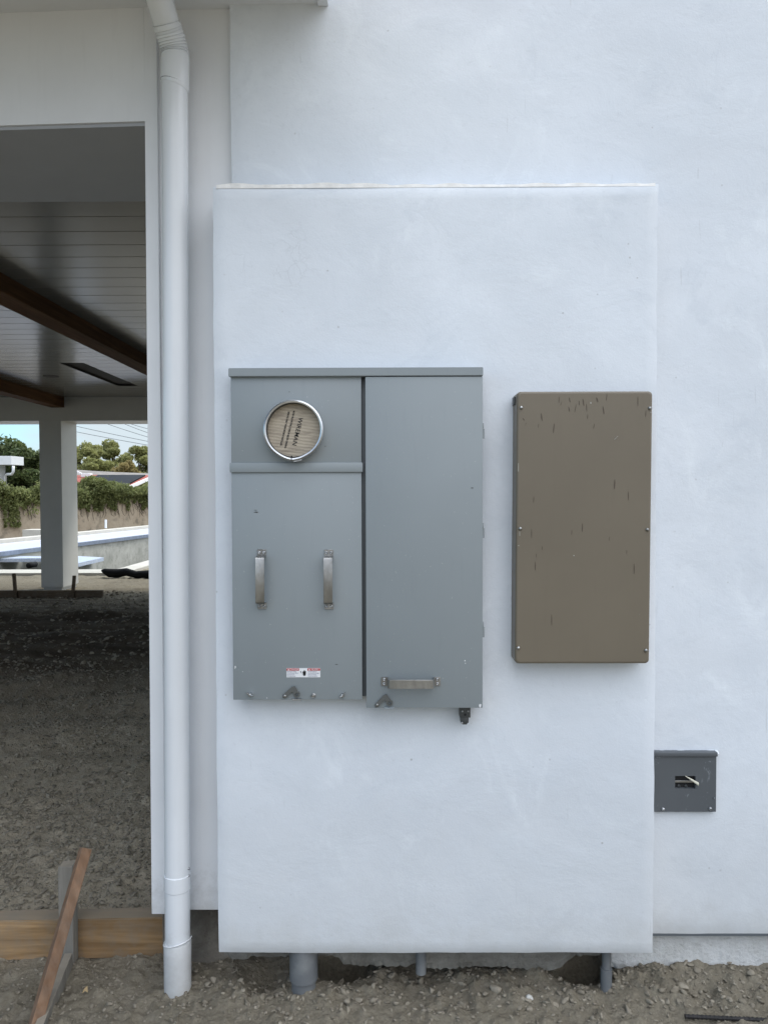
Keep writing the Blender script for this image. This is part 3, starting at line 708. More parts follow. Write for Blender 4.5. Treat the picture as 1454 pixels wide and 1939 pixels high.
text('small_lettering', 'REMOVE ONLY WHEN METER IS INSTALLED', .0076, face_m(539.5, 811.5, yt, ang), m_ink, card, sx=.70, thick=.0002, bold=.00016)

def handle(px_, py0, py1, vertical, yf, name='handle'):
    """bent strap pull: two feet with screws and a bar standing proud"""
    wdt = .0268; th = .0026; outd = .036
    if vertical:
        a = P(px_, py0, yf); b = P(px_, py1, yf); mid = (a + b) / 2; ln = a.z - b.z
    else:
        a = P(py0, px_, yf); b = P(py1, px_, yf); mid = (a + b) / 2; ln = b.x - a.x
    half = ln / 2; foot = .021
    prof = [(-half, 0), (-half + foot, 0), (-half + foot + .0015, -outd + .003), (-half + foot + .0045, -outd), (half - foot - .0045, -outd), (half - foot - .0015, -outd + .003), (half - foot, 0), (half, 0)]
    # rounded offset path
    def to3(s, y, w_): 
        return Vector((mid.x + w_, yf + y - .0008, mid.z + s)) if vertical else Vector((mid.x + s, yf + y - .0008, mid.z + w_))
    bm = bmesh.new(); L_ = []
    for i, (s, y) in enumerate(prof):
        p0 = Vector(prof[max(i - 1, 0)]); p1 = Vector(prof[min(i + 1, len(prof) - 1)]); d = (p1 - p0).normalized(); nrm = Vector((d.y, -d.x))
        o_ = Vector((s, y)) + nrm * th
        L_.append([bm.verts.new(to3(s, y, -wdt / 2)), bm.verts.new(to3(s, y, wdt / 2)), bm.verts.new(to3(o_.x, min(o_.y, -th) if i in (0, 1, 6, 7) else o_.y, wdt / 2)), bm.verts.new(to3(o_.x, min(o_.y, -th) if i in (0, 1, 6, 7) else o_.y, -wdt / 2))])
    for p_, q_ in zip(L_, L_[1:]):
        for j in range(4): bm.faces.new((p_[j], p_[(j + 1) % 4], q_[(j + 1) % 4], q_[j]))
    bm.faces.new(L_[0]); bm.faces.new(L_[-1][::-1])
    bmesh.ops.bevel(bm, geom=bm.edges[:], offset=.0007, segments=1, affect='EDGES')
    h = auto(fin(name, bm, m_steel2, panel), 40)
    for s in (-half + foot * .45, half - foot * .45):
        for w_ in (-.0068, .0068):
            c = to3(s, -th - .001, w_); bm = bmesh.new()
            lathe = lathe_y(bm, (c.x, c.z), [(.0050, c.y + .001), (.0050, c.y - .001), (.0038, c.y - .003), (.0022, c.y - .0032), (.0020, c.y - .0012)], 14); bm.faces.new(lathe[-1])
            sub('screw', bm, m_steel, h, True)
    return h
handle(496.3, 1040, 1153, True, YP); handle(623, 1040.5, 1153.5, True, YP)
handle(1290, 721.5, 833.5, False, yd2)
# latches
def latch(pa, pb, pr, yf, plate_px):
    bm = bmesh.new(); a = P(*pa, yf - .006); b = P(*pb, yf - .006); r_ = P(*pr, yf - .006)
    d = (b - a).normalized(); nn = Vector((d.z, 0, -d.x)) * .0058
    outl = []
    for t in np.linspace(math.pi / 2, 3 * math.pi / 2, 7): outl.append(a + d * math.cos(t) * .0062 + Vector((-d.z, 0, d.x)) * math.sin(t) * .0062)
    outl += [b - Vector((-d.z, 0, d.x)) * .0062, b + (r_ - b) * .35 + Vector((.007, 0, .003))]
    for t in np.linspace(.5, -3.4, 10): outl.append(r_ + Vector((math.cos(t), 0, math.sin(t))) * .0098)
    outl += [b + (r_ - b) * .25 - Vector((.009, 0, .005)) + d * -.004]
    # arm
    bm2 = bmesh.new(); 
    tmp = [a + Vector((-d.z, 0, d.x)) * .0062 - d * .004, a - d * .009, a - Vector((-d.z, 0, d.x)) * .0062 - d * .004, b - Vector((-d.z, 0, d.x)) * .0062, b + d * .004, b + Vector((-d.z, 0, d.x)) * .0062]
    plate(bm, [(q.x, q.z) for q in tmp], yf - .0065, yf - .0035)
    e = (r_ - b); el = e.length; e.normalize(); pn = Vector((-e.z, 0, e.x)) * .0068
    tmp = [b + pn + e * -.004, b - pn - e * .004, r_ - pn * 1.2 - e * .004, r_ + pn * 1.2 - e * .004]
    plate(bm, [(q.x, q.z) for q in tmp], yf - .0064, yf - .0036)
    lathe_y(bm, (r_.x, r_.z), [(.0098, yf - .0005), (.0098, yf - .0085), (.0055, yf - .0085), (.0052, yf - .0005)], 22)
    o = auto(fin('latch', bm, m_latch, panel), 40)
    bm = bmesh.new(); q = lathe_y(bm, (a.x, a.z), [(.0042, yf - .006), (.0042, yf - .009), (.002, yf - .0096)], 14); bm.faces.new(q[-1]); sub('rivet', bm, m_steel2, o, True)
    x0_, x1_, py_ = plate_px; pa_ = P(x0_, py_, yf); pb_ = P(x1_, py_ + 2.6, yf); bm = bmesh.new(); box(bm, pa_.x, pb_.x, yf - .010, yf, pb_.z, pa_.z, .0006); sub('latch_lip', bm, m_steel if x0_ < 600 else m_grey, o)
latch((539.5, 1318), (555.5, 1303), (562, 1315), YP, (554, 571, 1322))
latch((714, 1335), (729.5, 1318.5), (737.5, 1331), yd2, (727, 746, 1338.6))
# wing screws and round screw
for px_, py_, rot in ((474.6, 1314.5, -25), (648.7, 1316, 40)):
    bm = bmesh.new(); p = P(px_, py_, YP); q = lathe_y(bm, (p.x, p.z), [(.006, YP), (.006, YP - .004), (.0045, YP - .011), (.002, YP - .012)], 14); bm.faces.new(q[-1])
    for s in (-1, 1):
        e = Vector((math.cos(R(rot)), 0, math.sin(R(rot)))) * s; obox(bm, p + Vector((0, -.008, 0)), p + e * .011 + Vector((0, -.012, .003)), .003, .007, up=Vector((0, 1, 0)), bev=.001)
    auto(fin('wing_screw', bm, m_steel, panel), 40)
bm = bmesh.new(); p = P(593.6, 1317, YP); q = lathe_y(bm, (p.x, p.z), [(.0075, YP), (.0075, YP - .003), (.0055, YP - .005), (.0045, YP - .0045), (.0035, YP - .007), (.001, YP - .0075)], 20); bm.faces.new(q[-1]); auto(fin('lock_screw', bm, m_steel2, panel), 30)
# warning sticker
a = P(542.8, 1265.3, YP); b = P(606.6, 1282.4, YP); sw = b.x - a.x; sh = a.z - b.z
bm = bmesh.new(); box(bm, a.x, b.x, YP - .0008, YP + .001, b.z, a.z); stk = fin('warning_sticker', bm, m_labelw, panel)
for x0_, x1_, word, sxx in ((.005, .375, 'DANGER', 1.), (.625, .995, 'PELIGRO', .9)):
    bm = bmesh.new(); box(bm, a.x + sw * x0_, a.x + sw * x1_, YP - .0013, YP - .0007, a.z - sh * .27, a.z - sh * .02); sub('red_bar', bm, m_labelr, stk)
    M = Matrix.Translation((a.x + sw * (x0_ + x1_) / 2 + .004, YP - .0016, a.z - sh * .15)) @ Matrix.Rotation(R(90), 4, 'X')
    o = text('sticker_word', word, .0066, M, m_labelw, stk, sx=sxx, thick=.0002)
    bm = bmesh.new(); tx = a.x + sw * x0_ + .0055; tz = a.z - sh * .15; plate(bm, [(tx - .003, tz - .0022), (tx + .003, tz - .0022), (tx, tz + .003)], YP - .0018, YP - .0012); sub('alert_triangle', bm, m_labelw, stk)
    lines = ('Hazardous voltage.', 'Turn off power before', 'working inside.', 'Will cause death') if word == 'DANGER' else ('Tensión peligrosa.', 'Desconecte la energía', 'antes de trabajar.', 'Causará la muerte')
    for i, ln in enumerate(lines):
        M = Matrix.Translation((a.x + sw * (x0_ + .01), YP - .0012, a.z - sh * (.37 + .165 * i))) @ Matrix.Rotation(R(90), 4, 'X')
        text('sticker_text', ln, .0040, M, m_text, stk, align='LEFT', sx=.95, thick=.0001)
bm = bmesh.new(); hc = (a.x + sw * .53, a.z - sh * .52)
oc = [(hc[0] + .0055 * math.cos(t) * .85, hc[1] - .0025 + .0065 * math.sin(t)) for t in np.linspace(0, 2 * math.pi, 12, endpoint=False)]
plate(bm, oc, YP - .0014, YP - .0007)
for i, (dx_, hh) in enumerate(((-.0042, .005), (-.0016, .0078), (.001, .0082), (.0036, .006))): box(bm, hc[0] + dx_ - .001, hc[0] + dx_ + .001, YP - .0014, YP - .0007, hc[1] - .001, hc[1] + hh)
plate(bm, [(hc[0] - .012, hc[1] + .006), (hc[0] - .008, hc[1] + .002), (hc[0] - .0105, hc[1] + .0015), (hc[0] - .0065, hc[1] - .004), (hc[0] - .0095, hc[1] + .0005), (hc[0] - .0125, hc[1] + .0035)], YP - .0014, YP - .0007)
sub('hand_symbol', bm, m_ink, stk)
# hinges on the right edge of the door
for py_ in (801, 990, 1178):
    a = P(911, py_, yd2 + .006); b = P(915.6, py_ + 10, yd2 + .006); bm = bmesh.new(); box(bm, a.x, b.x, yd2 + .004, yd2 + .024, b.z, a.z, .001)
    a = P(911, py_ + 10.5, yd2); b = P(917.4, py_ + 29, yd2 + .004); tube(bm, [(b.x - .004, yd2 + .01, a.z), (b.x - .004, yd2 + .01, b.z)], .0045, 12)
    box(bm, a.x, b.x - .003, yd2 + .006, yd2 + .024, b.z, a.z, .001); auto(fin('hinge', bm, m_grey, panel), 40)
# conduit lug under the door
a = P(869.8, 1336, 2.36); b = P(890, 1357.5, 2.36); bm = bmesh.new(); box(bm, a.x, b.x, 2.352, 2.39, b.z, a.z, .001)
a = P(871.5, 1357.7, 2.36); b = P(887, 1371.5, 2.36); c0_, z0_ = (a.x + b.x) / 2, b.z
box(bm, a.x, b.x, 2.356, 2.385, b.z + .004, a.z, .003)
plate(bm, [(a.x + .003, b.z + .006), (b.x - .003, b.z + .006), (b.x - .006, b.z), (a.x + .006, b.z)], 2.358, 2.38)
lug = auto(fin('ground_lug', bm, m_brack, panel), 40)
for px_, py_, r_, mm in ((875.3, 1347, .0028, m_steel), (886, 1347, .0028, m_steel), (880.5, 1353, .0036, m_black), (874.5, 1369, .003, m_steel)):
    bm = bmesh.new(); p = P(px_, py_, 2.352); q = lathe_y(bm, (p.x, p.z), [(r_, 2.354), (r_, 2.3505), (r_ * .5, 2.3495)], 12); bm.faces.new(q[-1]); sub('lug_screw', bm, mm, lug, True)
# paint chips on the grey covers
for px_, py_, s in ((445, 1264, .003), (444, 1266, .002), (880, 1251, .0022), (881, 1256, .0016), (909, 1336, .005), (505, 1323, .0016), (483, 969, .0), (459, 1273, .0012)):
    if s: 
        p = P(px_, py_, yd2); yf = yd2 if px_ > 690 else YP; bm = bmesh.new()
        plate(bm, [(p.x + s * math.cos(t) * rng.uniform(.5, 1), p.z + s * 1.4 * math.sin(t) * rng.uniform(.6, 1)) for t in np.linspace(0, 6.28, 7, endpoint=False)], yf - .0006, yf + .0003); fin('paint_chip', bm, m_labelw, panel)
for px_, py_, l, s in ((484, 966, 8, .0008), (485, 970, 10, .0022), (893, 924, 6, .0016), (637, 1258, 6, .001), (548, 742, 3, .001), (616, 845, 3, .001)):
    p = P(px_, py_, YP); yf = yd2 if px_ > 690 else YP; hl = l * S / 2; bm = bmesh.new()
    plate(bm, [(p.x - hl, p.z), (p.x, p.z + s), (p.x + hl, p.z + s * .4), (p.x + hl * .4, p.z - s)], yf - .0006, yf + .0003); fin('scuff_mark', bm, m_brack, panel)
for o_ in list(panel.children):
    pass

# ------------------------------------------------------------------ brown cover box
YN = 2.325
bb = empty('utility_box', P(1100, 1258, YB), 'tall blank brown steel cover box with six edge screws and dark scratches', 'utility box')
def rrect(x0, x1, z0, z1, r, n=6):
    o_ = []
    for cx1, cz1, a0_ in ((x1 - r, z1 - r, 0), (x0 + r, z1 - r, 90), (x0 + r, z0 + r, 180), (x1 - r, z0 + r, 270)):
        for i in range(n + 1):
            t = R(a0_ + 90 * i / n); o_.append((cx1 + r * math.cos(t), cz1 + r * math.sin(t)))
    return o_
tl, tr_, bl_, br_ = P(979, 741, YN), P(1235.5, 740.5, YN), P(974.5, 1256, YN), P(1229, 1258, YN)
X0, X1, Z0, Z1 = (tl.x + bl_.x) / 2, (tr_.x + br_.x) / 2, (bl_.z + br_.z) / 2, (tl.z + tr_.z) / 2
bm = bmesh.new(); prev = None
for r_, inset, y in ((.012, 0, YB + .005), (.012, 0, YN + .008), (.012, .0008, YN + .004), (.011, .003, YN + .001), (.010, .007, YN)):
    ring_ = [bm.verts.new((x + (.000), y, z)) for x, z in rrect(X0 + inset, X1 - inset, Z0 + inset, Z1 - inset, r_)]
    if prev: 
        for i in range(len(ring_)): bm.faces.new((prev[i], prev[(i + 1) % len(ring_)], ring_[(i + 1) % len(ring_)], ring_[i]))
    prev = ring_
bm.faces.new(prev)
shz = (tl.x - bl_.x) / (Z1 - Z0)
for v_ in bm.verts: v_.co.x += (v_.co.z - (Z0 + Z1) / 2) * shz * .9
cover = auto(fin('cover', bm, m_brown, bb), 50)
for p_ in cover.data.polygons:
    if p_.area > .05: p_.use_smooth = False
for px_, py_ in ((986.5, 772), (1229.5, 773), (984.5, 1001), (1225, 1003), (981, 1227), (1222, 1231.5)):
    bm = bmesh.new(); p = P(px_, py_, YN); q = lathe_y(bm, (p.x, p.z), [(.0056, YN + .001), (.0056, YN - .001), (.0045, YN - .0035), (.002, YN - .005), (.0008, YN - .0052)], 16); bm.faces.new(q[-1]); fin('screw', bm, m_steel2, bb, True)
m_chip = mat('pale_scuff', (.36, .35, .31), .7); m_scr = mat('scratch_dark', (.07, .052, .035), .6)
marks = [(1025, 790, 10, 1.2), (1048, 811, 12, 1.6), (1058, 757, 8, 1), (1089, 773, 10, 1.3), (1104, 762, 9, 1.2), (1110, 772, 10, 1), (1077, 775, 6, 1), (1130, 757, 6, 1.5), (1142, 777, 10, 1.1), (1148, 752, 9, 1), (1124, 807, 6, 1.3), (1112, 789, 6, 1), (1078, 757, 6, .8), (1096, 763, 6, 1), (1207, 760, 12, 1), (1222, 783, 8, 1), (1010, 946, 8, 1.1), (1163, 917, 12, 1.7), (1189, 939, 11, 1), (1102, 999, 11, 1.4), (1006, 1010, 11, 1), (1013, 1072, 11, 1.1), (1200, 1077, 13, 1.2), (1044, 1174, 14, 1), (1082, 1008, 6, .8), (1026, 1038, 5, .8), (1062, 764, 5, 1), (995, 803, 4, 1), (991, 794, 3, .9), (1019, 806, 5, .7), (1153, 1020, 5, .7), (1186, 1045, 5, .6), (1015, 1052, 5, .6)]
for px_, py_, l, wd in marks:
    bm = bmesh.new(); p = P(px_, py_, YN); hl = l * .8 * S; hw = wd * .75 * S; sk = rng.uniform(-1.5, 1.5) * S * (1 if py_ < 900 else .2)
    plate(bm, [(p.x - hw * .4 - sk, p.z - hl), (p.x + hw * .6 - sk, p.z - hl * .8), (p.x + hw, p.z + hl * .3), (p.x + hw * .3 + sk, p.z + hl), (p.x - hw * .5 + sk, p.z + hl * .8), (p.x - hw, p.z - hl * .2)], YN - .0006, YN + .0003); fin('scratch_mark', bm, m_scr, bb)
for px_, py_, l, w_ in ((1118, 763, 3, 2), (1086, 1052, 2, 2), (983.5, 1010, 9, 1), (981.5, 1033, 2, 1.5), (981, 885, 16, 1.1), (1231.5, 781, 3, 1)):
    bm = bmesh.new(); p = P(px_, py_, YN); hl = l / 2 * S; hw = w_ / 2 * S
    plate(bm, [(p.x - hw, p.z - hl), (p.x + hw, p.z - hl), (p.x + hw, p.z + hl), (p.x - hw, p.z + hl)], YN - .0007, YN + .0004); fin('pale_chip', bm, m_chip, bb)
for sgn in (-1, 1):
    bm = bmesh.new(); p = P(1166, 829, YN); plate(bm, [(p.x - .006, p.z - .005 * sgn), (p.x - .005, p.z - .005 * sgn - .0006), (p.x + .006, p.z + .005 * sgn), (p.x + .005, p.z + .005 * sgn + .0006)], YN - .0007 - .0002 * sgn, YN + .0004); fin('pale_chip', bm, m_chip, bb)
bm = bmesh.new(); a = P(972, 752, YN + .04); b = P(979, 767, YN + .04); box(bm, a.x - .001, b.x, YN + .03, YN + .06, b.z, a.z, .001); fin('side_clip', bm, m_brack, bb)

# ------------------------------------------------------------------ small slate box at right
YS = 2.502
sb = empty('junction_box', P(1298, 1538, YW), 'small square slate grey box with torn slot low on the wall at right', 'junction box')
bm = bmesh.new(); a = P(1238, 1430, YS); b = P(1355, 1537.5, YS); h1_ = P(1277.5, 1469.5, YS); h2_ = P(1316, 1493.5, YS)
fl = P(1296, 1469.5, YS)
def ring_faces(bm, outer, inner, y0_, y1_):
    o0 = [bm.verts.new((x, y0_, z)) for x, z in outer]; i0 = [bm.verts.new((x, y0_, z)) for x, z in inner]
    o1 = [bm.verts.new((x, y1_, z)) for x, z in outer]; i1 = [bm.verts.new((x, y1_, z)) for x, z in inner]; n = len(outer)
    for i in range(n):
        j = (i + 1) % n
        bm.faces.new((o0[i], o0[j], i0[j], i0[i])); bm.faces.new((o0[i], o1[i], o1[j], o0[j])); bm.faces.new((i0[i], i0[j], i1[j], i1[i]))
ring_faces(bm, [(a.x, b.z), (b.x, b.z), (b.x, a.z), (a.x, a.z)], [(h1_.x, h2_.z), (h2_.x, h2_.z), (h2_.x, h1_.z), (h1_.x, h1_.z)], YS, YW + .03)
es = [e for e in bm.edges if abs(e.verts[0].co.y - YS) < 1e-5 and abs(e.verts[1].co.y - YS) < 1e-5 and (e.verts[0].co.x < a.x + .001 or e.verts[0].co.x > b.x - .001 ) and (e.verts[1].co.x < a.x + .001 or e.verts[1].co.x > b.x - .001)]
bmesh.ops.bevel(bm, geom=es, offset=.0015, segments=2, affect='EDGES'); auto(fin('cover', bm, m_slate, sb), 35)
pbox('top_flange', 1239, 1358.5, 1425, 1433, YS - .006, YW + .01, m_slate, sb, .002)
bm = bmesh.new(); box(bm, h1_.x - .004, h2_.x + .004, YS + .013, YS + .0165, h2_.z - .004, h1_.z + .004); fin('inner_back', bm, m_black, sb)
bm = bmesh.new(); zc_ = (h1_.z + h2_.z) / 2; box(bm, h1_.x, h2_.x - .006, YS + .005, YS + .009, zc_ - .003, zc_ + .004, .001); fin('inner_bar', bm, m_steel2, sb)
for px_ in (1282.5, 1296):
    bm = bmesh.new(); p = P(px_, 1486.5, YS + .02); q = lathe_y(bm, (p.x, p.z), [(.005, YS + .0135), (.005, YS + .009), (.0032, YS + .008), (.0028, YS + .011)], 14); bm.faces.new(q[-1]); fin('inner_screw', bm, m_brack, sb)
bm = bmesh.new(); p1 = P(1296, 1468.5, YS); p2 = P(1320, 1481.5, YS); n_ = 10     # curled flap
rows = []
for i in range(n_ + 1):
    t = i / n_; base_ = p1.lerp(p2, t); r_ = .0012 + .0048 * t; row = []
    for j in range(9):
        an = R(-150 + 265 * j / 8); row.append(bm.verts.new((base_.x - .3 * r_ * math.cos(an), YS - .003 - r_ - r_ * math.cos(an) , base_.z + r_ * math.sin(an) * 1.0 - .003 * t)))
    rows.append(row)
for p_, q_ in zip(rows, rows[1:]):
    for j in range(8): bm.faces.new((p_[j], p_[j + 1], q_[j + 1], q_[j]))
fin('bent_flap', bm, m_cream, sb, True)
for px_, py_, r_ in ((1254.8, 1532, .0058), (1343.8, 1531, .0058), (1350.5, 1510.5, .0022)):
    bm = bmesh.new(); p = P(px_, py_, YS); q = lathe_y(bm, (p.x, p.z), [(r_, YS + .001), (r_ * .95, YS - .003), (r_ * .5, YS - .0055), (r_ * .2, YS - .006)], 16); bm.faces.new(q[-1]); fin('screw', bm, m_steel, sb, True)
# rough patched plaster over the box
bm = bmesh.new(); a = P(1243, 1420, YW); b = P(1358, 1424, YW)
n_ = 40
for i in range(n_):
    xa = a.x + (b.x - a.x) * i / n_; xb2 = a.x + (b.x - a.x) * (i + 1) / n_; h = lambda q: .001 + .003 * abs(math.sin(q * 61) * math.sin(q * 33 + 1))
    vs = [bm.verts.new(c) for c in ((xa, YW - .012, b.z - .002), (xb2, YW - .012, b.z - .002), (xb2, YW - .001, b.z + h(xb2) + .004), (xa, YW - .001, b.z + h(xa) + .004))]; bm.faces.new(vs)
o = fin('plaster_patch', bm, m_stucco, house)

# ------------------------------------------------------------------ conduits under the projection
def conduit(px_, dpx, Y, label, parts, grp='conduits rising into the wall projection'):
    base = P(px_, 1890, Y); e = empty('conduit', (base.x, Y, 0), label, 'conduit', grp)
    for nm, py0, py1, wpx in parts:
        r_ = wpx / 2 * (Y - .03) / F; za_ = P(px_, py0, Y).z; zb2 = P(px_, py1, Y - r_).z if py1 < 1900 else -.1
        bm = bmesh.new(); tube(bm, [(base.x, Y, za_ + .02), (base.x, Y, zb2 + .0015), (base.x, Y, zb2)], [r_, r_, r_ - .0015], 28); auto(fin(nm, bm, m_pvc, e), 40)
    return e
conduit(575.5, 55, 2.455, 'thick grey plastic conduit with coupling under the left of the projection', [('coupling', 1790, 1869, 55), ('pipe', 1790, 1950, 47)])
conduit(797, 20, 2.46, 'thin short grey conduit stub ending above the soil mid wall', [('pipe', 1790, 1849, 20)])
conduit(1147, 20, 2.46, 'thin dark grey conduit with coupling near the right corner of the projection', [('pipe', 1790, 1950, 17), ('coupling', 1844, 1884, 22)])
for o_ in bpy.data.objects:
    if o_.name.startswith('coupling') and o_.parent and 'right corner' in o_.parent.get('label', ''):
        pass

# ------------------------------------------------------------------ form boards and stakes
def thing_mesh(name, bm, m, label, cat, group=None): return tag(fin(name, bm, m), label, cat, group)
zt = .13
bm = bmesh.new(); a = G(-60, 1817, 0); yb0 = 2.655
prism(bm, [(-1.65, yb0 - .035), (XX(318, yb0), yb0), (XX(318, yb0), yb0 + .072), (-1.65, yb0 + .037)], -.01, zt)
bmesh.ops.bevel(bm, geom=bm.edges[:], offset=.003, segments=2, affect='EDGES')
thing_mesh('form_board', bm, m_form, 'thick brown timber form board on edge beside the downspout', 'board')
bm = bmesh.new(); a = P(111, 1640, 2.595); b = P(139, 1640, 2.595); box(bm, a.x, b.x, 2.59, 2.632, -.15, a.z, .003); 
for v_ in bm.verts:
    if v_.co.z > .2: v_.co.z += rng.uniform(-.004, .004)
thing_mesh('upright_stake', bm, m_gstake, 'dusty grey upright wooden stake in front of the near form board', 'stake', 'wooden stakes')
bm = bmesh.new(); a = P(163, 1606, 2.555); b = P(66, 1945, 2.30); d = (b - a).normalized(); obox(bm, a, b + d * .4, .034, .034, up=Vector((.55, -.8, .1)), bev=.002); 
thing_mesh('leaning_stake', bm, m_stake, 'reddish brown stake leaning towards the viewer across the near form board', 'stake', 'wooden stakes')
bm = bmesh.new(); a = P(131, 1828, 2.57) + Vector((0, 0, .02)); b = P(86, 1934, 2.33) + Vector((0, 0, .01)); d = (b - a).normalized(); obox(bm, a, b + d * .1, .026, .05, bev=.002)
thing_mesh('low_brace', bm, m_gstake, 'low dusty grey brace lying from the upright stake towards the viewer', 'brace', 'wooden stakes')
yy_ = 11.8; za_, zb3 = P(100, 1118, yy_).z, P(100, 1130, yy_).z
bm = bmesh.new(); box(bm, -7.5, XX(193, yy_), yy_, yy_ + .05, zb3 - .05, za_, .003); thing_mesh('form_board', bm, m_formd, 'long dark form board lying at the foot of the far patio column', 'board')
for pa, pb, lab in (((27, 1085.5), (31.5, 1130), 'thin dark stake standing left of the far patio column'), ((141.5, 1090), (137, 1131), 'thin dark stake tilting beside the right of the far column foot')):
    a = P(*pa, yy_ - .03); b = P(*pb, yy_ - .03); bm = bmesh.new(); obox(bm, a, b - Vector((0, 0, .1)), .045, .04, up=Vector((0, 1, 0)), bev=.003); thing_mesh('small_stake', bm, m_formd, lab, 'stake', 'wooden stakes')
# rebar
a = P(1296, 1924.5, 2.32); b = P(1480, 1933, 2.31); bm = bmesh.new(); b = a + (b - a) * 2.2; n_ = 150; tube(bm, [a.lerp(b, i / n_) for i in range(n_ + 1)], [.0058 + (.0012 if i % 3 == 0 else 0) for i in range(n_ + 1)], 10)
thing_mesh('rebar', bm, m_rebar, 'dark ribbed steel bar lying on the soil at lower right', 'steel bar')
# dry leaf
bm = bmesh.new(); p = P(163, 1886, 2.44); p.z = float(ground_z(np.array([p.x]), np.array([p.y]))[0]) + .012
vs = [bm.verts.new(p + Vector(q)) for q in ((-.008, -.01, 0), (0, -.004, .005), (.001, .012, .012), (-.006, .004, .008), (.01, -.008, .003))]
bm.faces.new(vs[:4]); bm.faces.new((vs[1], vs[4], vs[2])); thing_mesh('dry_leaf', bm, mat('dry_leaf_tan', (.34, .25, .13), .8), 'small curled tan leaf on soil near the form board', 'leaf')

# ------------------------------------------------------------------ pool yard behind the patio
pool = empty('pool', (-8, 18, 0), 'unfinished raised pool with white mosaic ledge and stained concrete wall', 'pool')
bm = bmesh.new(); box(bm, -16, -5.2, 15.0, 15.7, -.5, .055, .006); box(bm, -5.6, -5.2, 15.705, 34, -.5, .055, .006); box(bm, -5.62, -5.5, 15.71, 34, -1.4, .03); fin('coping', bm, m_cope, pool)
def strip(bm, A, B, w, z0, z1, off=0.):
    d = (B - A); d.z = 0; d.normalize(); n = Vector((-d.y, d.x, 0))
    q = [A + n * off, B + n * off, B + n * (off + w), A + n * (off + w)]; prism(bm, [(p.x, p.y) for p in q], z0, z1)
A, B = pool_a.copy(), pool_b.copy(); A.z = B.z = 0; B2 = B + (B - A) * .5
bm = bmesh.new(); strip(bm, A, B, .6, -1.5, .20, 0); fin('concrete_wall', bm, m_concs, pool)
bm = bmesh.new(); strip(bm, A, B, .3, .204, .30, -.04); fin('mosaic_rim', bm, m_rim, pool)
bm = bmesh.new(); strip(bm, A, B2, 1.75, .21, .306, 0); fin('mosaic_ledge', bm, m_mosaic, pool)
bm = bmesh.new(); strip(bm, A, B2, .35, -.2, .40, 1.755); fin('back_coping', bm, m_cope, pool)
bm = bmesh.new(); q1 = G(43, 1004, .52); q2 = G(84, 1001, .52); box(bm, q1.x, q2.x + .5, q1.y + .0, q1.y + .6, .3, .53); fin('raised_block', bm, m_cope, pool)
def poly(bm, pts_, z1, z0):
    w_ = [G(x, y, z1) for x, y in pts_]; prism(bm, [(p.x, p.y) for p in w_], z0, z1)
bm = bmesh.new(); poly(bm, [(-120, 1059), (80, 1057), (118, 1071), (150, 1066), (197, 1055.5), (150, 1053), (-120, 1053)], .15, .07); fin('step_slab', bm, m_bmos, pool)
bm = bmesh.new(); poly(bm, [(-120, 1060), (78, 1058.5), (119, 1073), (150, 1068), (193, 1057), (150, 1054), (-120, 1054)], .065, -1.4); fin('step_base', bm, m_concs, pool)
bm = bmesh.new(); o1 = P(55, 1071, 16.0); tube(bm, [o1 + Vector((0, .3, 0)), o1, o1 + Vector((0, -.02, 0))], [.06, .06, .04], 16); fin('drain_pipe', bm, m_blackp, pool, True)
# black sleeve lying by the coping
bm = bmesh.new(); ptz = [(193, 1082, 14.6), (198, 1082, 14.6), (208, 1083.5, 14.6), (224, 1085, 14.6), (240, 1085, 14.55), (258, 1087, 14.5), (280, 1088, 14.5), (320, 1090, 14.4), (360, 1091, 14.3)]
tube(bm, [P(*q) for q in ptz], [.02, .055, .085, .085, .075, .07, .085, .09, .08], 18)
for v_ in bm.verts: v_.co += Vector((0, 0, .02 * math.sin(v_.co.x * 11)))
thing_mesh('plastic_sleeve', bm, m_blackp, 'black rolled plastic sleeve lying on the soil near the pool coping', 'plastic roll'); bpy.data.objects['plastic_sleeve'].data.polygons.foreach_set('use_smooth', [True] * len(bpy.data.objects['plastic_sleeve'].data.polygons))
a = P(201, 1000, 24); b = P(201, 984, 24); bm = bmesh.new(); tube(bm, [a, b], .035, 10); thing_mesh('marker_pipe', bm, m_labelw, 'short upright white plastic pipe in front of the ivy fence', 'pipe')

# block fence with ivy
fa, fb = Vector((-15.5, 24.0, 0)), Vector((-9.0, 34.0, 0))
def fpt(t, z, off=0.): 
    p = fa.lerp(fb, t); return Vector((p.x + off * .84, p.y - off * .54, z))
fence = empty('block_fence', fa, 'beige block boundary fence overgrown with ivy beyond the pool', 'fence')
bm = bmesh.new(); strip(bm, fa, fb, .2, -.3, 1.62, 0.); fin('wall', bm, m_blockw, fence)
bm = bmesh.new(); strip(bm, fa, fb, .28, 1.622, 1.68, -.04); fin('cap', bm, m_blockw, fence)

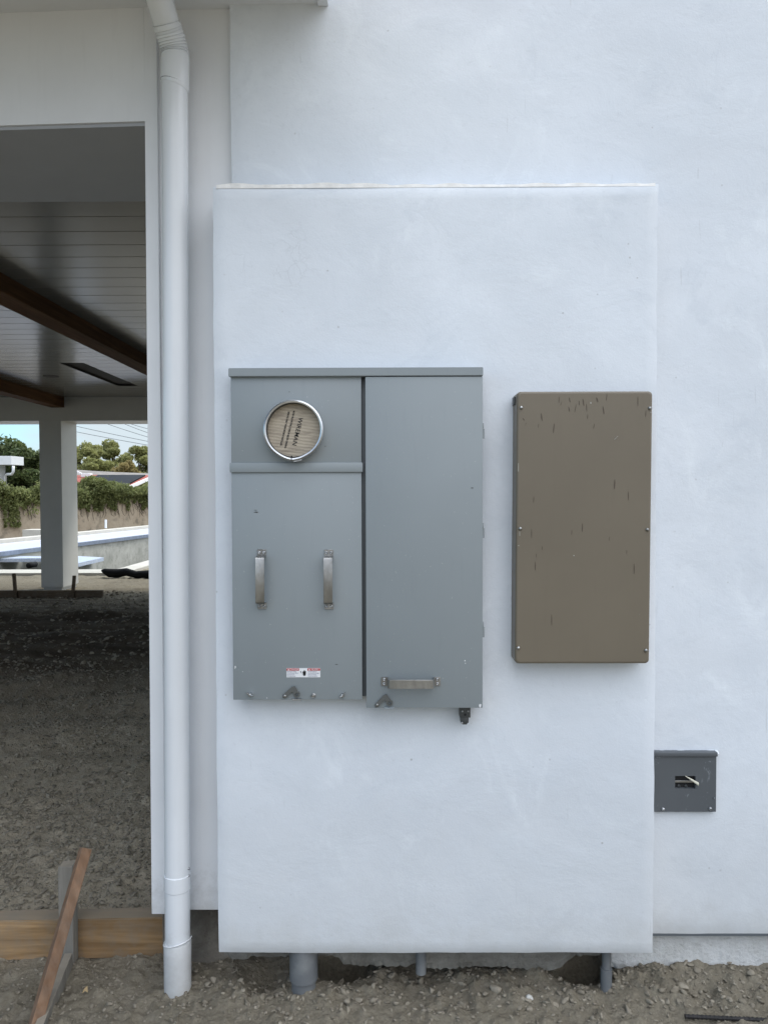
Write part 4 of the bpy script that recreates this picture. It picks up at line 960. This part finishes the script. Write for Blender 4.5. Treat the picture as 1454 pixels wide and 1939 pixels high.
def leaves(cent, rad, n, size, mtl, name, parent, flat=1., shell=.0):
    """clusters of leaf quads; cent list of (x,y,z), rad list of (rx,ry,rz)"""
    cent = np.array(cent, float); rad = np.array(rad, float); k_ = rng.integers(len(cent), size=n)
    d = rng.normal(size=(n, 3)); d /= np.linalg.norm(d, axis=1)[:, None]; r_ = rng.uniform(size=n) ** (1 / 3.); r_ = shell + (1 - shell) * r_
    r_ = r_ * (1 + .25 * rng.normal(size=n) * (rng.uniform(size=n) < .15))
    p = cent[k_] + d * r_[:, None] * rad[k_]
    a = rng.normal(size=(n, 3)); a[:, 2] *= flat; a /= np.linalg.norm(a, axis=1)[:, None]; b = np.cross(a, rng.normal(size=(n, 3))); b /= np.linalg.norm(b, axis=1)[:, None]
    s = size * rng.uniform(.6, 1.4, size=n)[:, None]
    V = np.stack([p - a * s, p + b * s * .45, p + a * s, p - b * s * .45], 1).reshape(-1, 3)
    return mesh_np(name, V, np.arange(n * 4).reshape(-1, 4), mtl, parent)
def tree(label, base, h, wid, mtl, ncl, nl, ls, trunk_r=.15, group='trees beyond the boundary fence', low=.35, name='tree', dep=None):
    t = empty(name, base, label, 'tree', group); dep = dep or wid
    bm = bmesh.new(); base = Vector(base); tube(bm, [base, base + Vector((.1, 0, h * .35)), base + Vector((.0, .1, h * .75))], [trunk_r, trunk_r * .75, trunk_r * .3], 10)
    cs, rs = [], []
    for i in range(ncl):
        u = rng.uniform(low, 1.); env = math.sin(min(1, (1.02 - u) / (1.02 - low) + .15) * math.pi * .75) ** .6 if low < .2 else math.sqrt(max(.05, 1 - ((u - .62) / .42) ** 2))
        an = rng.uniform(0, 6.28); rr_ = wid * env * rng.uniform(.3, .95); c_ = base + Vector((math.cos(an) * rr_, math.sin(an) * rr_ * dep / wid, u * h * .93))
        cs.append(c_); q = wid * rng.uniform(.14, .3); rs.append((q * 1.15, q * 1.1, q * .8))
        if i % 3 == 0: tube(bm, [base + Vector((0, 0, h * (u * .6))), c_], [trunk_r * .35, trunk_r * .08], 6)
    fin('trunk', bm, m_trunk, t); leaves(cs, rs, nl, ls, mtl, 'crown', t, shell=.35)
    return t
def T(px_, Y, pytop, z0=0): p = P(px_, pytop, Y); return (p.x, Y, z0), p.z - z0
b_, h_ = T(8, 33, 834); tree('tall dark evergreen tree behind the white shed roof', b_, h_, 1.7, m_leaf_dark, 70, 20000, .10, low=.08, name='evergreen_tree')
b_, h_ = T(62, 31, 851); tree('lower dark evergreen tree left of the patio column', b_, h_, 1.3, m_leaf_dark, 70, 16000, .10, low=.08, name='evergreen_tree')
b_, h_ = T(-50, 34, 826); tree('dark evergreen tree at the left edge behind the shed', b_, h_, 1.5, m_leaf_dark, 30, 4500, .11, low=.08, name='evergreen_tree')
for px_, top, wd, Y, lab, mm in ((172, 836, 1.5, 52, 'rounded olive green tree next to the patio column', m_leaf_olive), (214, 830, 1.5, 54, 'tallest olive green tree behind the solar roof', m_leaf_olive), (262, 842, 1.5, 53, 'olive tree at the right behind the solar roof', m_leaf_olive), (240, 868, 1.0, 49, 'low yellowing tree behind the solar roof', m_leaf_rust), (185, 866, 1.3, 49, 'low olive tree behind the grey roof', m_leaf_olive), (310, 836, 1.8, 55, 'olive tree hidden partly by the house corner', m_leaf_olive), (130, 840, 1.2, 54, 'olive tree mostly hidden by the patio column', m_leaf_olive)):
    b_, h_ = T(px_, Y, top); tree(lab, b_, h_, wd, mm, 60, 15000, .10, name='broadleaf_tree', low=.2)

ivy = empty('ivy', fpt(.5, 1.6), 'thick green ivy spilling over the beige block fence', 'ivy')
cs, rs = [], []
for i in range(620):
    t = rng.uniform(); drop = abs(rng.normal()) * .18 * (1 + .8 * math.sin(t * 23)); z = 1.84 - drop + .15 * math.sin(t * 31) + rng.uniform(-.05, .06); s = rng.uniform(.10, .22)
    if z < .9 and rng.uniform() < .5: continue
    cs.append(fpt(t, z, .02 + rng.uniform(-.1, .3))); rs.append((s * 1.3, s, s * .9))
for t in (.30, .315, .33, .33, .335):       # hanging tail
    for z in np.linspace(.5, 1.3, 5): cs.append(fpt(t + rng.uniform(-.008, .008), z, .1)); rs.append((.07, .05, .11))
for t in np.arange(.02, .98, .013):
    zz2 = 1.55
    while zz2 > rng.uniform(.7, 1.4): cs.append(fpt(t, zz2, .1)); rs.append((.08, .05, .1)); zz2 -= .14
leaves(cs, rs, 30000, .06, m_leaf_ivy, 'foliage', ivy, shell=.2)
bm = bmesh.new()
for i in range(120):
    t = rng.uniform(); p = fpt(t, 1.5, .03); pp = [p]
    for q in range(6): p = p + Vector((rng.uniform(-.12, .12), rng.uniform(-.04, .1), -rng.uniform(.06, .2))); pr = p - fa; pp.append(p)
    # keep the stems on the face of the wall
    dd = (fb - fa).normalized(); nn = Vector((dd.y, -dd.x, 0)); pp = [fa + dd * (v_ - fa).dot(dd) + nn * .02 + Vector((0, 0, v_.z)) for v_ in pp]
    tube(bm, pp, [.014, .012, .010, .008, .007, .006, .004], 5)
tag(fin('stems', bm, m_trunk, ivy), kind='stuff')
# ivy mound above the fence near the column
mound = empty('shrub', fpt(.5, 0), 'rounded leafy shrub rising above the fence beside the column', 'shrub')
m1 = P(188, 915, 30); m2 = P(150, 925, 30); m3 = P(162, 920, 30)
m0 = P(175, 930, 30.3); m0.z = 0
bm = bmesh.new(); tube(bm, [m0, m0 + Vector((0, 0, 1.5))], [.06, .03], 8); fin('trunk', bm, m_trunk, mound)
leaves([m1, m2, m3, P(172, 912, 30), P(200, 925, 30), P(235, 928, 30)], [(.35, .3, .22)] * 6, 4200, .06, m_leaf_ivy, 'crown', mound, shell=.2)

# white shed at left beyond the fence
shed = empty('shed', P(-20, 930, 30), 'white flat roofed shed with gutter behind the fence at far left', 'shed')
ys_ = 29.0
bm = bmesh.new(); a = P(-120, 866, ys_); b = P(22, 866, ys_); zt_ = P(20, 866, ys_).z; zl = P(20, 880, ys_).z; box(bm, a.x, b.x, ys_, ys_ + 1.0, zl, zt_ + .05, .01); fin('roof', bm, m_hwall, shed)
bm = bmesh.new(); b2 = P(-2, 900, ys_ + .3); box(bm, a.x, b2.x, ys_ + .15, ys_ + .85, 0, zl, .01); fin('wall', bm, m_hwall, shed)
bm = bmesh.new(); a2 = P(8, 882, ys_ + .2); tube(bm, [P(26, 882, ys_), P(26, 893, ys_), P(23, 898, ys_ + .05), P(14, 898, ys_ + .3), P(11, 901, ys_ + .4), P(11, 940, ys_ + .4)], .05, 10); fin('gutter_pipe', bm, m_hwall, shed, True)
# red roofed house with solar panels
def quad(bm, c): bm.faces.new([bm.verts.new(P(*q)) for q in c])
rh = empty('neighbour_house', P(215, 930, 40), 'neighbouring house with red tiled roof and black solar panels', 'house')
def slab(name, c, m, th=.12):
    bm = bmesh.new(); top = [P(*q) for q in c]; bot = [p - Vector((0, 0, th)) for p in top]
    t_ = [bm.verts.new(p) for p in top]; b_ = [bm.verts.new(p) for p in bot]; bm.faces.new(t_); bm.faces.new(b_[::-1])
    for i in range(len(t_)): bm.faces.new((t_[i], b_[i], b_[(i + 1) % len(t_)], t_[(i + 1) % len(t_)]))
    return fin(name, bm, m, rh)
slab('grey_roof', [(140, 901, 42.5), (300, 901, 42.5), (300, 897, 44), (220, 894, 44), (175, 891.5, 44), (140, 889, 44)], m_groof)
slab('roof', [(120, 926, 38), (243, 922.5, 38), (290, 899.5, 42), (175, 899, 42), (140, 900, 42)], m_red)
slab('solar_array', [(150, 917, 37.9), (236, 919.5, 37.9), (276, 899, 41.6), (186, 899, 41.6)], m_solar, .05)
bm = bmesh.new(); obox(bm, P(242, 924.5, 37.9), P(292, 902.5, 41.9), .08, .16); fin('barge_board', bm, m_labelw, rh)
bm = bmesh.new(); a = P(120, 925, 38.2); b = P(243, 925, 38.2); box(bm, a.x, b.x, 38.3, 44, 0, a.z - .02); fin('wall', bm, m_hwall, rh)
bm = bmesh.new(); p = P(165, 900, 41.5); box(bm, p.x - .25, p.x + .25, 41.3, 41.7, p.z - .1, p.z + .1, .02); obox(bm, P(146, 893, 41.4), P(163, 901, 41.4), .1, .08); fin('roof_vent', bm, m_labelw, rh)

# power lines
for (xa, ya), (xb2, yb2), lab in (((148, 805.5), (280, 834), 'lower long power line crossing the sky by the column'), ((140, 814.5), (282, 841.5), 'lowest power line above the olive trees'), ((205, 801), (284, 827), 'power line in the middle of the bright sky'), ((235, 800), (284, 819), 'upper short power line at right'), ((250, 801), (284, 811), 'topmost power line by the house corner')):
    d_ = Vector((xb2 - xa, yb2 - ya)); a = P(xa - d_.x * .8, ya - d_.y * .8, 30); b = P(xb2 + d_.x * .5, yb2 + d_.y * .5, 30); bm = bmesh.new(); n_ = 16
    tube(bm, [a.lerp(b, i / n_) + Vector((0, 0, -.25 * 4 * (i / n_) * (1 - i / n_) * .2)) for i in range(n_ + 1)], .009, 6); thing_mesh('power_line', bm, m_wire, lab, 'power line', 'power lines against the sky')
